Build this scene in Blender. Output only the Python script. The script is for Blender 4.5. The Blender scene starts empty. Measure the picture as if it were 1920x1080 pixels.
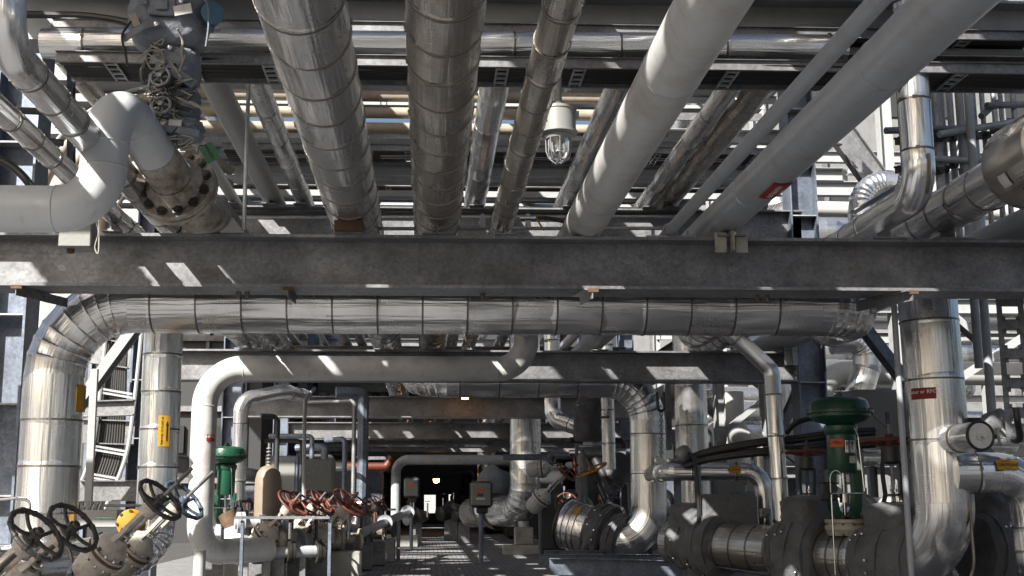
import bpy, bmesh, math, random
from mathutils import Vector as V, Matrix, Quaternion
PI = math.pi; R = math.radians
rnd = random.Random(7)
sc = bpy.context.scene
# ---------------------------------------------------------------- camera, sky, sun, exposure
CH = 1.2; F = 2250.0; YAW = math.atan(80/F); PITCH = math.atan(400/F)
cd = bpy.data.cameras.new('camera'); cam = bpy.data.objects.new('camera', cd); sc.collection.objects.link(cam)
cam.location = (0, 0, CH); cam.rotation_euler = (R(90)+PITCH, R(0.0), -YAW)
cd.sensor_width = 36; cd.lens = F/1920*36; cd.shift_x = 80/1920; cd.clip_start = .05; cd.clip_end = 900
sc.camera = cam
SUN = V((-.84, -1.0, 1.0)).normalized()
w = bpy.data.worlds.new('World'); sc.world = w; w.use_nodes = True
nt = w.node_tree; bg = nt.nodes['Background']; sk = nt.nodes.new('ShaderNodeTexSky'); sk.sky_type = 'NISHITA'; sk.sun_disc = False
sk.sun_elevation = math.asin(SUN.z); sk.sun_rotation = math.atan2(SUN.x, SUN.y); sk.dust_density = 5.0; sk.air_density = 1.0
nt.links.new(sk.outputs[0], bg.inputs[0]); bg.inputs[1].default_value = .05
sd = bpy.data.lights.new('sun', 'SUN'); sd.energy = 5.0; sd.angle = R(.5); sd.color = (1, .95, .87)
so = bpy.data.objects.new('sun', sd); sc.collection.objects.link(so); so.rotation_euler = SUN.to_track_quat('Z', 'Y').to_euler(); so.location = (0, 0, 40)
sc.view_settings.view_transform = 'Standard'; sc.view_settings.look = 'None'; sc.view_settings.gamma = 1; sc.view_settings.exposure = 1.5
sc.cycles.max_bounces = 8; sc.cycles.diffuse_bounces = 3; sc.cycles.glossy_bounces = 4; sc.cycles.caustics_reflective = False; sc.cycles.sample_clamp_indirect = 6

ROT = cam.rotation_euler.to_matrix(); PCX = 960-80; CAMP = V((0, 0, CH))
def P(px, py, Y):                     # point of the photograph at distance Y along the rack -> world
    d = ROT @ V(((px-PCX)/F, -(py-540)/F, -1)); return CAMP + d*(Y/d.y)
def X(px, Y, py=700): return P(px, py, Y).x
def Z(py, Y): return P(800, py, Y).z
def v(*a): return V(a)

# ---------------------------------------------------------------- materials
MATS = {}
def nodes_mat(name):
    m = bpy.data.materials.new(name); m.use_nodes = True; n = m.node_tree; return m, n, n.nodes['Principled BSDF']
def N(n, t, **k):
    x = n.nodes.new(t)
    for a, b in k.items():
        if a[0] == '_': x.inputs[a[1:].replace('_', ' ')].default_value = b
        else: setattr(x, a, b)
    return x
def ramp(n, src, stops):
    r = n.nodes.new('ShaderNodeValToRGB'); e = r.color_ramp.elements
    while len(e) < len(stops): e.new(.5)
    for q, (p, c) in zip(e, stops): q.position = p; q.color = (c if isinstance(c, tuple) else (c, c, c)) + (1,)
    n.links.new(src, r.inputs[0]); return r.outputs[0]
def mix(n, fac, a, b):
    x = n.nodes.new('ShaderNodeMix'); x.data_type = 'RGBA'
    for s, k in ((fac, 0), (a, 6), (b, 7)):
        if isinstance(s, (int, float)): x.inputs[k].default_value = s
        elif isinstance(s, tuple): x.inputs[k].default_value = s+(1,)
        else: n.links.new(s, x.inputs[k])
    return x.outputs[2]
def clad(name, base, dirt, rough, dirtamt=.5, dent=.35):
    m, n, b = nodes_mat(name); L = n.links.new
    uv = N(n, 'ShaderNodeTexCoord'); oi = N(n, 'ShaderNodeObjectInfo')
    mp = N(n, 'ShaderNodeMapping'); mp.inputs[3].default_value = (1.2, 70, 1); L(uv.outputs[2], mp.inputs[0])
    fine = N(n, 'ShaderNodeTexNoise', _Scale=3.0, _Detail=4.0); L(mp.outputs[0], fine.inputs[0])
    geo = N(n, 'ShaderNodeNewGeometry')
    big = N(n, 'ShaderNodeTexNoise', _Scale=2.2, _Detail=2.0); L(geo.outputs[0], big.inputs[0])
    gr = N(n, 'ShaderNodeTexNoise', _Scale=3.5, _Detail=6.0, _Roughness=.6); L(geo.outputs[0], gr.inputs[0])
    mp2 = N(n, 'ShaderNodeMapping'); mp2.inputs[3].default_value = (5, .5, 1); L(uv.outputs[2], mp2.inputs[0])
    st = N(n, 'ShaderNodeTexNoise', _Scale=3.0, _Detail=6.0); L(mp2.outputs[0], st.inputs[0])
    g = ramp(n, gr.outputs[0], [(.42, 0.0), (.72, dirtamt)]); s2 = ramp(n, st.outputs[0], [(.45, 0.0), (.8, dirtamt)])
    mx = N(n, 'ShaderNodeMath', operation='MAXIMUM'); L(g, mx.inputs[0]); L(s2, mx.inputs[1])
    c = mix(n, mx.outputs[0], base, dirt)
    f2 = ramp(n, fine.outputs[0], [(.3, .97), (.7, 1.0)])
    mm = n.nodes.new('ShaderNodeMix'); mm.data_type = 'RGBA'; mm.blend_type = 'MULTIPLY'; mm.inputs[0].default_value = 1; L(c, mm.inputs[6]); L(f2, mm.inputs[7])
    L(mm.outputs[2], b.inputs['Base Color'])
    b.inputs['Metallic'].default_value = .92
    ra = N(n, 'ShaderNodeMath', operation='MULTIPLY_ADD'); L(mx.outputs[0], ra.inputs[0]); ra.inputs[1].default_value = .35; ra.inputs[2].default_value = rough
    rb = N(n, 'ShaderNodeMath', operation='MULTIPLY_ADD'); L(fine.outputs[0], rb.inputs[0]); rb.inputs[1].default_value = .05; L(ra.outputs[0], rb.inputs[2]); L(rb.outputs[0], b.inputs['Roughness'])
    b1 = N(n, 'ShaderNodeBump', _Strength=dent, _Distance=.06); L(big.outputs[0], b1.inputs['Height'])
    mp3 = N(n, 'ShaderNodeMapping'); mp3.inputs[3].default_value = (5.5, .22, 1); L(uv.outputs[2], mp3.inputs[0])
    dn = N(n, 'ShaderNodeTexNoise', _Scale=4.0, _Detail=3.0); L(mp3.outputs[0], dn.inputs[0])
    b3 = N(n, 'ShaderNodeBump', _Strength=.55, _Distance=.022); L(dn.outputs[0], b3.inputs['Height']); L(b1.outputs[0], b3.inputs['Normal'])
    b2 = N(n, 'ShaderNodeBump', _Strength=.012, _Distance=.003); L(fine.outputs[0], b2.inputs['Height']); L(b3.outputs[0], b2.inputs['Normal'])
    L(b2.outputs[0], b.inputs['Normal']); MATS[name] = m
def paint(name, base, dirt=(.10, .07, .05), rough=.45, amt=.5, lo=.55, scale=5.0, metal=0.0, bump=.15, streak=True, spots=0.0):
    m, n, b = nodes_mat(name); L = n.links.new
    geo = N(n, 'ShaderNodeNewGeometry')
    gr = N(n, 'ShaderNodeTexNoise', _Scale=scale, _Detail=9.0, _Roughness=.65); L(geo.outputs[0], gr.inputs[0])
    out = ramp(n, gr.outputs[0], [(lo, 0.0), (min(.98, lo+.25), amt)])
    if streak:
        mp = N(n, 'ShaderNodeMapping'); mp.inputs[3].default_value = (14, 14, .9); L(geo.outputs[0], mp.inputs[0])
        st = N(n, 'ShaderNodeTexNoise', _Scale=1.0, _Detail=5.0); L(mp.outputs[0], st.inputs[0])
        s2 = ramp(n, st.outputs[0], [(.58, 0.0), (.78, amt*.8)]); mx = N(n, 'ShaderNodeMath', operation='MAXIMUM'); L(out, mx.inputs[0]); L(s2, mx.inputs[1]); out = mx.outputs[0]
    c = mix(n, out, base, dirt)
    if spots:
        sp = N(n, 'ShaderNodeTexNoise', _Scale=38.0, _Detail=4.0, _Roughness=.7); L(geo.outputs[0], sp.inputs[0])
        c = mix(n, ramp(n, sp.outputs[0], [(.62, 0.0), (.68, spots)]), c, (.13, .045, .015))
    L(c, b.inputs['Base Color']); b.inputs['Roughness'].default_value = rough; b.inputs['Metallic'].default_value = metal
    fb = N(n, 'ShaderNodeTexNoise', _Scale=40.0, _Detail=4.0); L(geo.outputs[0], fb.inputs[0])
    b1 = N(n, 'ShaderNodeBump', _Strength=bump, _Distance=.01); L(fb.outputs[0], b1.inputs['Height']); L(b1.outputs[0], b.inputs['Normal']); MATS[name] = m
def galv(name, base, var=.5, rough=.5, metal=.55):
    m, n, b = nodes_mat(name); L = n.links.new
    geo = N(n, 'ShaderNodeNewGeometry')
    nw = N(n, 'ShaderNodeTexNoise', _Scale=30.0, _Detail=2.0); L(geo.outputs[0], nw.inputs[0])
    wv = N(n, 'ShaderNodeVectorMath', operation='MULTIPLY_ADD'); L(nw.outputs[1], wv.inputs[0]); wv.inputs[1].default_value = (.02, .02, .02); L(geo.outputs[0], wv.inputs[2])
    vo = N(n, 'ShaderNodeTexVoronoi', _Scale=38.0); L(wv.outputs[0], vo.inputs['Vector'])
    sx = N(n, 'ShaderNodeSeparateColor'); L(vo.outputs['Color'], sx.inputs[0])
    spn = ramp(n, sx.outputs[0], [(0, 1-var*.32), (1, 1+var*.32)])
    big = N(n, 'ShaderNodeTexNoise', _Scale=2.3, _Detail=9.0, _Roughness=.62); L(geo.outputs[0], big.inputs[0])
    mp = N(n, 'ShaderNodeMapping'); mp.inputs[3].default_value = (9, 9, 1.1); L(geo.outputs[0], mp.inputs[0])
    st = N(n, 'ShaderNodeTexNoise', _Scale=1.0, _Detail=6.0, _Roughness=.6); L(mp.outputs[0], st.inputs[0])
    a = mix(n, ramp(n, big.outputs[0], [(.36, 0.0), (.66, .85)]), base, tuple(q*.45 for q in base))
    sp = N(n, 'ShaderNodeTexNoise', _Scale=9.0, _Detail=8.0, _Roughness=.7); L(geo.outputs[0], sp.inputs[0]); a = mix(n, ramp(n, sp.outputs[0], [(.60, 0.0), (.70, .6)]), a, (.10, .062, .040))
    a = mix(n, ramp(n, st.outputs[0], [(.55, 0.0), (.78, .55)]), a, (base[0]*.62, base[1]*.52, base[2]*.44))
    mm = n.nodes.new('ShaderNodeMix'); mm.data_type = 'RGBA'; mm.blend_type = 'MULTIPLY'; mm.inputs[0].default_value = 1; L(a, mm.inputs[6]); L(spn, mm.inputs[7])
    L(mm.outputs[2], b.inputs['Base Color']); b.inputs['Metallic'].default_value = metal
    L(ramp(n, sx.outputs[1], [(0, rough-.08), (1, rough+.1)]), b.inputs['Roughness'])
    b1 = N(n, 'ShaderNodeBump', _Strength=.12, _Distance=.01); L(big.outputs[0], b1.inputs['Height']); L(b1.outputs[0], b.inputs['Normal']); MATS[name] = m
def flat(name, base, rough=.6, metal=0.0, emit=0.0):
    m, n, b = nodes_mat(name); geo = N(n, 'ShaderNodeNewGeometry'); g = N(n, 'ShaderNodeTexNoise', _Scale=25.0, _Detail=5.0); n.links.new(geo.outputs[0], g.inputs[0])
    c = mix(n, ramp(n, g.outputs[0], [(.35, 0.0), (.75, .45)]), base, tuple(q*.6 for q in base)); n.links.new(c, b.inputs['Base Color'])
    b.inputs['Roughness'].default_value = rough; b.inputs['Metallic'].default_value = metal
    if emit: b.inputs['Emission Color'].default_value = base+(1,); b.inputs['Emission Strength'].default_value = emit
    MATS[name] = m
clad('alu', (.66, .665, .675), (.37, .33, .29), .20, .22, .06)
clad('alu_dull', (.49, .465, .43), (.20, .155, .115), .22, .6, .12)
clad('alu_bright', (.78, .79, .80), (.48, .45, .42), .18, .12, .06)
clad('strap', (.20, .18, .16), (.07, .05, .04), .30, .6, .1)
paint('grey_paint', (.325, .35, .38), (.19, .15, .11), .33, .5, .49, 3.0, bump=.06, spots=.35)
paint('light_paint', (.50, .505, .505), (.22, .165, .115), .33, .55, .48, 3.0, bump=.06, spots=.35)
paint('swan_paint', (.50, .525, .55), (.30, .25, .2), .33, .45, .56, bump=.06)
paint('white_paint', (.42, .425, .42), (.30, .25, .2), .42, .4, .55)
paint('bg_wall', (.16, .165, .17), (.05, .05, .05), .6, .6, .5, 1.5)
paint('steel_white', (.30, .315, .325), (.17, .16, .15), .5, .4, .5)
paint('cream_valve', (.37, .35, .31), (.20, .10, .05), .45, .8, .50, 9.0, spots=.8, bump=.4)
paint('stained', (.36, .33, .29), (.07, .045, .03), .5, .95, .42, 7.0, spots=.9, bump=.4)
paint('rust', (.10, .055, .032), (.05, .03, .02), .8, .8, .4, 12, bump=.6)
paint('green_paint', (.007, .062, .034), (.02, .035, .022), .30, .7, .48, 6, bump=.2)
paint('red_paint', (.115, .030, .020), (.08, .035, .025), .55, .7, .45, 14)
paint('wheel_dark', (.030, .028, .028), (.11, .09, .08), .5, .7, .5, 22, bump=.5)
paint('wheel_blue', (.035, .06, .085), (.15, .15, .14), .5, .6, .5, 22, bump=.5)
paint('blue_head', (.05, .12, .19), (.03, .06, .08), .45, .5, .5)
paint('yellow', (.36, .18, .015), (.22, .12, .03), .5, .4, .55)
paint('orange', (.09, .016, .006), (.4, .07, .02), .5, .3, .55)
paint('hose_tan', (.30, .265, .22), (.20, .15, .10), .6, .6, .45)
paint('vessel_tan', (.20, .165, .13), (.16, .12, .08), .55, .6, .45)
paint('box_grey', (.20, .205, .20), (.2, .18, .15), .45, .3, .6)
paint('concrete', (.30, .30, .29), (.14, .13, .12), .85, .7, .42, 4, bump=.5)
paint('wall_white', (.33, .335, .335), (.2, .19, .18), .7, .4, .55, 1.0)
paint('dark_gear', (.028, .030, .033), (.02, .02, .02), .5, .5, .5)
galv('galv', (.25, .255, .27)); galv('galv_blue', (.20, .235, .30), .5); galv('galv_light', (.46, .48, .50), .35, .45, .35)
paint('yard', (.055, .055, .056), (.03, .03, .03), .8, .6, .4, 1.0)
flat('black', (.015, .015, .016), .45); flat('tag_white', (.62, .62, .60)); flat('tag_red', (.27, .02, .02)); flat('tag_yellow', (.50, .28, .02)); flat('tag_green', (.0, .075, .032)); flat('ink', (.012, .012, .012)); flat('ink_white', (.75, .72, .7)); flat('tag_orange', (.65, .12, .02)); flat('tag_blue', (.02, .06, .2))
flat('chrome', (.7, .7, .7), .25, 1.0); flat('rope', (.30, .29, .26), .8); flat('dark_steel', (.07, .065, .06), .45, .7); flat('lime', (.35, .8, .4))
flat('lamp_glow', (1.0, .42, .08), .5, 0, 14.0)
m, n, b = nodes_mat('glass'); b.inputs['Transmission Weight'].default_value = 1; b.inputs['Roughness'].default_value = .06; b.inputs['IOR'].default_value = 1.45; b.inputs['Base Color'].default_value = (.92, .95, .95, 1); MATS['glass'] = m
# quilted insulation cloth
m, n, b = nodes_mat('cloth'); geo = N(n, 'ShaderNodeNewGeometry'); L = n.links.new
g = N(n, 'ShaderNodeTexNoise', _Scale=6.0, _Detail=6.0); L(geo.outputs[0], g.inputs[0]); g2 = N(n, 'ShaderNodeTexNoise', _Scale=260.0, _Detail=2.0); L(geo.outputs[0], g2.inputs[0])
L(mix(n, ramp(n, g.outputs[0], [(.4, 0.0), (.7, 1.0)]), (.105, .108, .118), (.07, .07, .072)), b.inputs['Base Color']); b.inputs['Roughness'].default_value = .72
b.inputs['Sheen Weight'].default_value = .15
b1 = N(n, 'ShaderNodeBump', _Strength=.8, _Distance=.06); L(g.outputs[0], b1.inputs['Height']); b2 = N(n, 'ShaderNodeBump', _Strength=.2, _Distance=.004); L(g2.outputs[0], b2.inputs['Height']); L(b1.outputs[0], b2.inputs['Normal']); L(b2.outputs[0], b.inputs['Normal']); MATS['cloth'] = m
m2 = m.copy(); m2.name = 'cloth_blue'; MATS['cloth_blue'] = m2
for q in m2.node_tree.nodes:
    if q.type == 'MIX': q.inputs[6].default_value = (.165, .185, .22, 1); q.inputs[7].default_value = (.11, .125, .15, 1)
# block pavers
m, n, b = nodes_mat('pavers'); L = n.links.new; geo = N(n, 'ShaderNodeNewGeometry')
br = N(n, 'ShaderNodeTexBrick', _Scale=2.6); br.inputs['Mortar Size'].default_value = .018; br.inputs['Color1'].default_value = (.19, .192, .20, 1); br.inputs['Color2'].default_value = (.25, .252, .258, 1); br.inputs['Mortar'].default_value = (.08, .08, .085, 1)
mp = N(n, 'ShaderNodeMapping'); mp.inputs[2].default_value = (0, 0, R(90)); L(geo.outputs[0], mp.inputs[0]); L(mp.outputs[0], br.inputs[0])
g = N(n, 'ShaderNodeTexNoise', _Scale=.9, _Detail=8.0, _Roughness=.65); L(geo.outputs[0], g.inputs[0])
L(mix(n, ramp(n, g.outputs[0], [(.4, 0.0), (.72, .7)]), br.outputs[0], (.15, .152, .16)), b.inputs['Base Color']); L(ramp(n, g.outputs[0], [(.3, .75), (.7, .95)]), b.inputs['Roughness']); b.inputs['Specular IOR Level'].default_value = .12
b1 = N(n, 'ShaderNodeBump', _Strength=.5, _Distance=.01); L(br.outputs[1], b1.inputs['Height']); b1.invert = True; L(b1.outputs[0], b.inputs['Normal']); MATS['pavers'] = m

# ---------------------------------------------------------------- mesh helpers
C = sc.collection
def basis(d, up=None):
    d = d.normalized(); up = up or (V((0, 0, 1)) if abs(d.z) < .93 else V((0, -1, 0)))
    s = d.cross(up)
    if s.length < 1e-4: up = V((1, 0, 0)); s = d.cross(up)
    s.normalize(); return s, s.cross(d).normalized(), d
class MB:
    def __init__(s): s.v = []; s.f = []; s.uv = []
    def add(s, vs, fs, uvs=None):
        o = len(s.v); s.v += [V(q) for q in vs]
        for i, f in enumerate(fs):
            s.f.append([k+o for k in f]); s.uv.append(uvs[i] if uvs else [(s.v[k+o].x, s.v[k+o].z) for k in f])
        return s
    def box(s, c, size, rot=None):
        c = V(c); x, y, z = [q/2 for q in size]; M = rot if rot else Matrix.Identity(3)
        vs = [c + M @ V((a*x, b_*y, d*z)) for a in (-1, 1) for b_ in (-1, 1) for d in (-1, 1)]
        return s.add(vs, [(0, 1, 3, 2), (4, 6, 7, 5), (0, 4, 5, 1), (2, 3, 7, 6), (0, 2, 6, 4), (1, 5, 7, 3)])
    def rbox(s, c, size, r, rot=None):      # box with chamfered vertical (local z) edges and top/bottom
        c = V(c); x, y, z = [q/2 for q in size]; M = rot if rot else Matrix.Identity(3); rings = []
        for dz, ins in ((-z, r), (-z+r, 0), (z-r, 0), (z, r)):
            a, b_ = x-ins, y-ins; q = r
            rings.append([c + M @ V(p+(dz,)) for p in ((a-q, b_), (-a+q, b_), (-a, b_-q), (-a, -b_+q), (-a+q, -b_), (a-q, -b_), (a, -b_+q), (a, b_-q))])
        return s.rings(rings, True)
    def rings(s, rings, caps=True, close=True):
        n = len(rings[0]); vs = [p for r in rings for p in r]; fs = []
        for i in range(len(rings)-1):
            for k in range(n if close else n-1):
                a = i*n+k; b_ = i*n+(k+1) % n; fs.append((a, b_, b_+n, a+n))
        if caps: fs.append(tuple(range(n-1, -1, -1))); fs.append(tuple(range((len(rings)-1)*n, len(rings)*n)))
        return s.add(vs, fs)
    def prof(s, p0, p1, pts, up=None):      # extrude a 2D profile (side, up)
        p0, p1 = V(p0), V(p1); a, u, d = basis(p1-p0, up)
        return s.rings([[p + a*x + u*y for x, y in pts] for p in (p0, p1)])
    def ibeam(s, p0, p1, h, w_, tw=.016, tf=.025, up=None):
        a, b_, c, d = w_/2, h/2, tw/2, h/2-tf
        return s.prof(p0, p1, [(-a, -b_), (a, -b_), (a, -d), (c, -d), (c, d), (a, d), (a, b_), (-a, b_), (-a, d), (-c, d), (-c, -d), (-a, -d)], up)
    def angle(s, p0, p1, w_, t=.008, up=None): return s.prof(p0, p1, [(0, 0), (w_, 0), (w_, t), (t, t), (t, w_), (0, w_)], up)
    def chan(s, p0, p1, h, w_, t=.006, up=None): return s.prof(p0, p1, [(0, -h/2), (w_, -h/2), (w_, -h/2+t), (t, -h/2+t), (t, h/2-t), (w_, h/2-t), (w_, h/2), (0, h/2)], up)
    def bar(s, p0, p1, a, b_, up=None): return s.prof(p0, p1, [(-a/2, -b_/2), (a/2, -b_/2), (a/2, b_/2), (-a/2, b_/2)], up)
    def tube(s, pts, r, seg=20, caps=True, rr=None, step=0.0, t0=None, t1=None):   # polyline tube with mitred rings and metre UVs
        pts = [V(p) for p in pts]; n = len(pts); tg = []
        for i in range(n):
            d = (pts[min(i+1, n-1)]-pts[i]).normalized()+(pts[i]-pts[max(i-1, 0)]).normalized(); tg.append(d.normalized())
        if t0 is not None: tg[0] = V(t0).normalized()
        if t1 is not None: tg[-1] = V(t1).normalized()
        a, u, _ = basis(tg[0]); rings = []; L_ = [0.0]
        for i in range(n):
            if i:
                q = tg[i-1].rotation_difference(tg[i]); a = q @ a; u = q @ u; L_.append(L_[-1]+(pts[i]-pts[i-1]).length)
            ri = (rr[i] if rr else r); ring = []
            for k in range(seg):
                t = 2*PI*k/seg + .9; r2 = ri + step*(1-k/seg); ring.append(pts[i] + (a*math.cos(t)+u*math.sin(t))*r2)
            rings.append(ring)
        vs = [p for q in rings for p in q]; fs = []; uvs = []
        for i in range(n-1):
            for k in range(seg):
                k2 = (k+1) % seg; fs.append((i*seg+k, i*seg+k2, (i+1)*seg+k2, (i+1)*seg+k))
                u0, u1 = k/seg*2*PI*r, (k+1)/seg*2*PI*r; uvs.append([(u0, L_[i]), (u1, L_[i]), (u1, L_[i+1]), (u0, L_[i+1])])
        if caps:
            fs.append(tuple(range(seg-1, -1, -1))); uvs.append([(0, 0)]*seg); fs.append(tuple(range((n-1)*seg, n*seg))); uvs.append([(0, 0)]*seg)
        return s.add(vs, fs, uvs)
    def cyl(s, p0, p1, r, seg=16, r2=None): return s.tube([p0, p1], r, seg, True, [r, r if r2 is None else r2])
    def lathe(s, o, d, prof, seg=28):       # prof = (distance along d, radius)
        o = V(o); a, u, d = basis(V(d)); pr = [(z, max(r, 1e-4)) for z, r in prof]
        return s.rings([[o + d*z + (a*math.cos(2*PI*k/seg)+u*math.sin(2*PI*k/seg))*r for k in range(seg)] for z, r in pr])
    def torus(s, o, d, Rr, r, seg=40, ts=10):
        o = V(o); a, u, d = basis(V(d)); vs = []; fs = []
        for i in range(seg):
            t = 2*PI*i/seg; e = a*math.cos(t)+u*math.sin(t)
            for k in range(ts): q = 2*PI*k/ts; vs.append(o + e*(Rr+r*math.cos(q)) + d*r*math.sin(q))
        for i in range(seg):
            for k in range(ts): i2 = (i+1) % seg; k2 = (k+1) % ts; fs.append((i*ts+k, i2*ts+k, i2*ts+k2, i*ts+k2))
        return s.add(vs, fs)
    def build(s, name, mat, root=None, org=None, ang=35):
        me = bpy.data.meshes.new(name); org = V(org) if org is not None else (ORG.get(root.name, V((0, 0, 0))) if root else V((0, 0, 0)))
        me.from_pydata([p-org for p in s.v], [], s.f); uvl = me.uv_layers.new(name='UVMap'); i = 0
        for q in s.uv:
            for t in q: uvl.data[i].uv = t; i += 1
        me.validate(); me.shade_smooth(); me.set_sharp_from_angle(angle=R(ang)); me.materials.append(MATS[mat])
        o = bpy.data.objects.new(name, me); C.objects.link(o)
        if root: o.parent = root; ORG[o.name] = org
        elif org.length: o.location = org
        return o
ORG = {}
def thing(name, label, cat, org=(0, 0, 0), group=None):
    o = bpy.data.objects.new(name, None); o.empty_display_size = .1; C.objects.link(o); o.location = org; o['label'] = label; o['category'] = cat; ORG[o.name] = V(org)
    if group: o['group'] = group
    return o
def tag(o, label=None, cat=None, group=None, kind=None):
    for k, x in (('label', label), ('category', cat), ('group', group), ('kind', kind)):
        if x: o[k] = x
    return o
def copy_tree(o, parent=None):
    c = o.copy(); C.objects.link(c); c.parent = parent; ORG[c.name] = ORG.get(o.name, V((0, 0, 0)))
    for ch in list(o.children): copy_tree(ch, c)
    return c
def fillet(pts, Rb, n=10):                  # -> list of ('s',[p0,p1]) and ('e',[...])
    pts = [V(p) for p in pts]; out = []; cur = pts[0]; Rs = Rb if isinstance(Rb, (list, tuple)) else [Rb]*len(pts)
    for i in range(1, len(pts)-1):
        Rb = Rs[i-1]
        a = (pts[i-1]-pts[i]).normalized(); b_ = (pts[i+1]-pts[i]).normalized(); ang = a.angle(b_)
        t = Rb/math.tan(ang/2); p0 = pts[i]+a*t; p1 = pts[i]+b_*t; cen = pts[i] + (a+b_).normalized()*(Rb/math.sin(ang/2))
        if (p0-cur).length > .01: out.append(('s', [cur, p0]))
        e0 = p0-cen; ax = e0.cross(p1-cen).normalized(); tot = PI-ang
        out.append(('e', [cen + Quaternion(ax, tot*k/n) @ e0 for k in range(n+1)])); cur = p1
    out.append(('s', [cur, pts[-1]])); return out
def smooth_path(pts, Rb=.1, n=6):
    o = []
    for k, q in fillet(pts, Rb, n):
        for p in q:
            if not o or (p-o[-1]).length > 1e-4: o.append(p)
    return o
def curve_pts(pts, n=8):                    # catmull-rom
    pts = [V(p) for p in pts]; q = [pts[0]]+pts+[pts[-1]]; o = []
    for i in range(1, len(q)-2):
        for k in range(n):
            t = k/n; a, b_, c, d = q[i-1:i+3]; o.append(.5*((2*b_)+(c-a)*t+(2*a-5*b_+4*c-d)*t*t+(3*b_-a-3*c+d)*t**3))
    o.append(pts[-1]); return o
def pipe(label, pts, d, mat='alu', Rb=None, step=.45, bands=True, name='insulated_pipe', group=None, gores=7, seg=36, caps=True, maxY=24, bead=True, parts=True, org=None, weld=False, off=.2):
    pts = [V(p) for p in pts]; r = d/2; Rb = Rb or d*1.3
    root = thing(name, label, 'pipe', org or pts[0], group); big = d > .13
    segs = fillet(pts, Rb, 28); ei = -1
    for si, (kind, q) in enumerate(segs):
        mb = MB()
        if kind == 's':
            dr = (q[1]-q[0]); Ln = dr.length; dr.normalize()
            if mat.startswith('alu') and bead and Ln > step:
                n = max(1, int((Ln-off)/step)); ss = [off+step*k for k in range(n+1) if off+step*k < Ln-.05]; P_ = [q[0]]; rr = [r]; prev = r
                a, u, _ = basis(dr); o_ = V((0, 0, 0))
                for t in ss:
                    if not big: P_ += [q[0]+dr*(t-.006), q[0]+dr*t, q[0]+dr*(t+.006)]; rr += [r, r+.004, r]
                    else:
                        o2 = (a*rnd.uniform(-1, 1)+u*rnd.uniform(-1, 1))*.0035
                        P_ += [q[0]+dr*(t-.008)+o_, q[0]+dr*(t-.005)+o_, q[0]+dr*(t)+o2, q[0]+dr*(t+.004)+o2]; rr += [r, r+.004, r+.004, r]; o_ = o2
                P_.append(q[1]); rr.append(r)
                mb.tube(P_, r, seg, caps, rr, .004 if big else 0)
                mb.build('cladding', mat, root)
                if bands and big:
                    for t in ss:
                        c = q[0]+dr*t
                        if c.y > maxY or c.y < 2: continue
                        B = MB(); B.tube([c-dr*.009, c-dr*.008, c+dr*.008, c+dr*.009], r, seg, True, [r+.004, r+.0075, r+.0075, r+.004])
                        aa = rnd.choice([.2, 2.6, 3.4, 1.2]); e = a*math.cos(aa)+u*math.sin(aa); M = Matrix((a, dr, a.cross(dr))).transposed(); e2 = e.cross(dr)
                        B.box(c+e*(r+.010), (.032, .026, .012), Matrix((e2, dr, e)).transposed()); B.build('strap', 'strap', root)
            else:
                mb.tube([q[0], q[1]], r, seg, caps); mb.build('cladding' if mat.startswith('alu') else 'pipe_run', mat, root)
                if weld:
                    for t in (.0, 1.0):
                        c = q[0].lerp(q[1], t); MB().torus(c, dr, r, .006, seg, 6).build('weld_seam', mat, root)
        else:
            ei += 1; gi = gores[ei] if isinstance(gores, (list, tuple)) else gores
            T0 = (q[1]-q[0]).normalized(); T1 = (q[-1]-q[-2]).normalized(); qq = (q[1]-q[0]).normalized(); cen_ax = T0.cross(T1).normalized()
            T0 = Quaternion(cen_ax, -T0.angle(T1)/27/2) @ T0; T1 = Quaternion(cen_ax, (q[1]-q[0]).angle(q[-1]-q[-2])/27/2) @ T1
            if mat.startswith('alu') and gi > 4:
                q = [q[round(28*k/gi)] for k in range(gi+1)]; P_ = []; rr = []
                for i, p in enumerate(q):
                    if 0 < i < len(q)-1:
                        d0 = (q[i]-q[i-1]).normalized(); d1 = (q[i+1]-q[i]).normalized()
                        P_ += [p-d0*.014, p-d0*.006, p, p+d1*.006, p+d1*.014]; rr += [r, r+.002, r+.008, r+.002, r]
                    else: P_.append(p); rr.append(r+.003)
                mb.tube(P_, r, seg, caps, rr, 0, T0, T1)
            else: mb.tube(q, r+(.003 if mat.startswith('alu') else 0), seg, caps, None, 0, T0, T1)
            mb.build('elbow', mat, root)
    return root
def shoe(root, c, r, h=.10, w_=.22, L_=.30, mat='galv'):     # T support welded under the pipe, c = pipe centre
    B = MB(); B.box(c+V((0, 0, -r-h/2+.01)), (.014, L_*.9, h+.02)); B.box(c+V((0, 0, -r-h+.006)), (w_, L_, .012)); return B.build('pipe_shoe', mat, root)
# text / stickers
def text_mesh(txt, size, bold=0.0):
    cu = bpy.data.curves.new('t', 'FONT'); cu.body = txt; cu.size = size; cu.align_x = 'CENTER'; cu.align_y = 'CENTER'; cu.offset = bold
    o = bpy.data.objects.new('t', cu); C.objects.link(o); dg = bpy.context.evaluated_depsgraph_get(); me = bpy.data.meshes.new_from_object(o.evaluated_get(dg))
    vs = [q.co.copy() for q in me.vertices]; fs = [list(p.vertices) for p in me.polygons]; bpy.data.objects.remove(o); bpy.data.meshes.remove(me); return vs, fs
def on_cyl(c, axis, r, face):               # map (s along face-right, t along axis)-> surface; face = direction from axis towards viewer
    axis = axis.normalized(); face = (face-axis*face.dot(axis)).normalized(); side = face.cross(axis)*-1
    return lambda s, t, h: c + axis*t + (face*math.cos(s/r)+side*math.sin(s/r))*(r+h)
def on_plane(c, right, up, nrm): return lambda s, t, h: c+right*s+up*t+nrm*h
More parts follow.
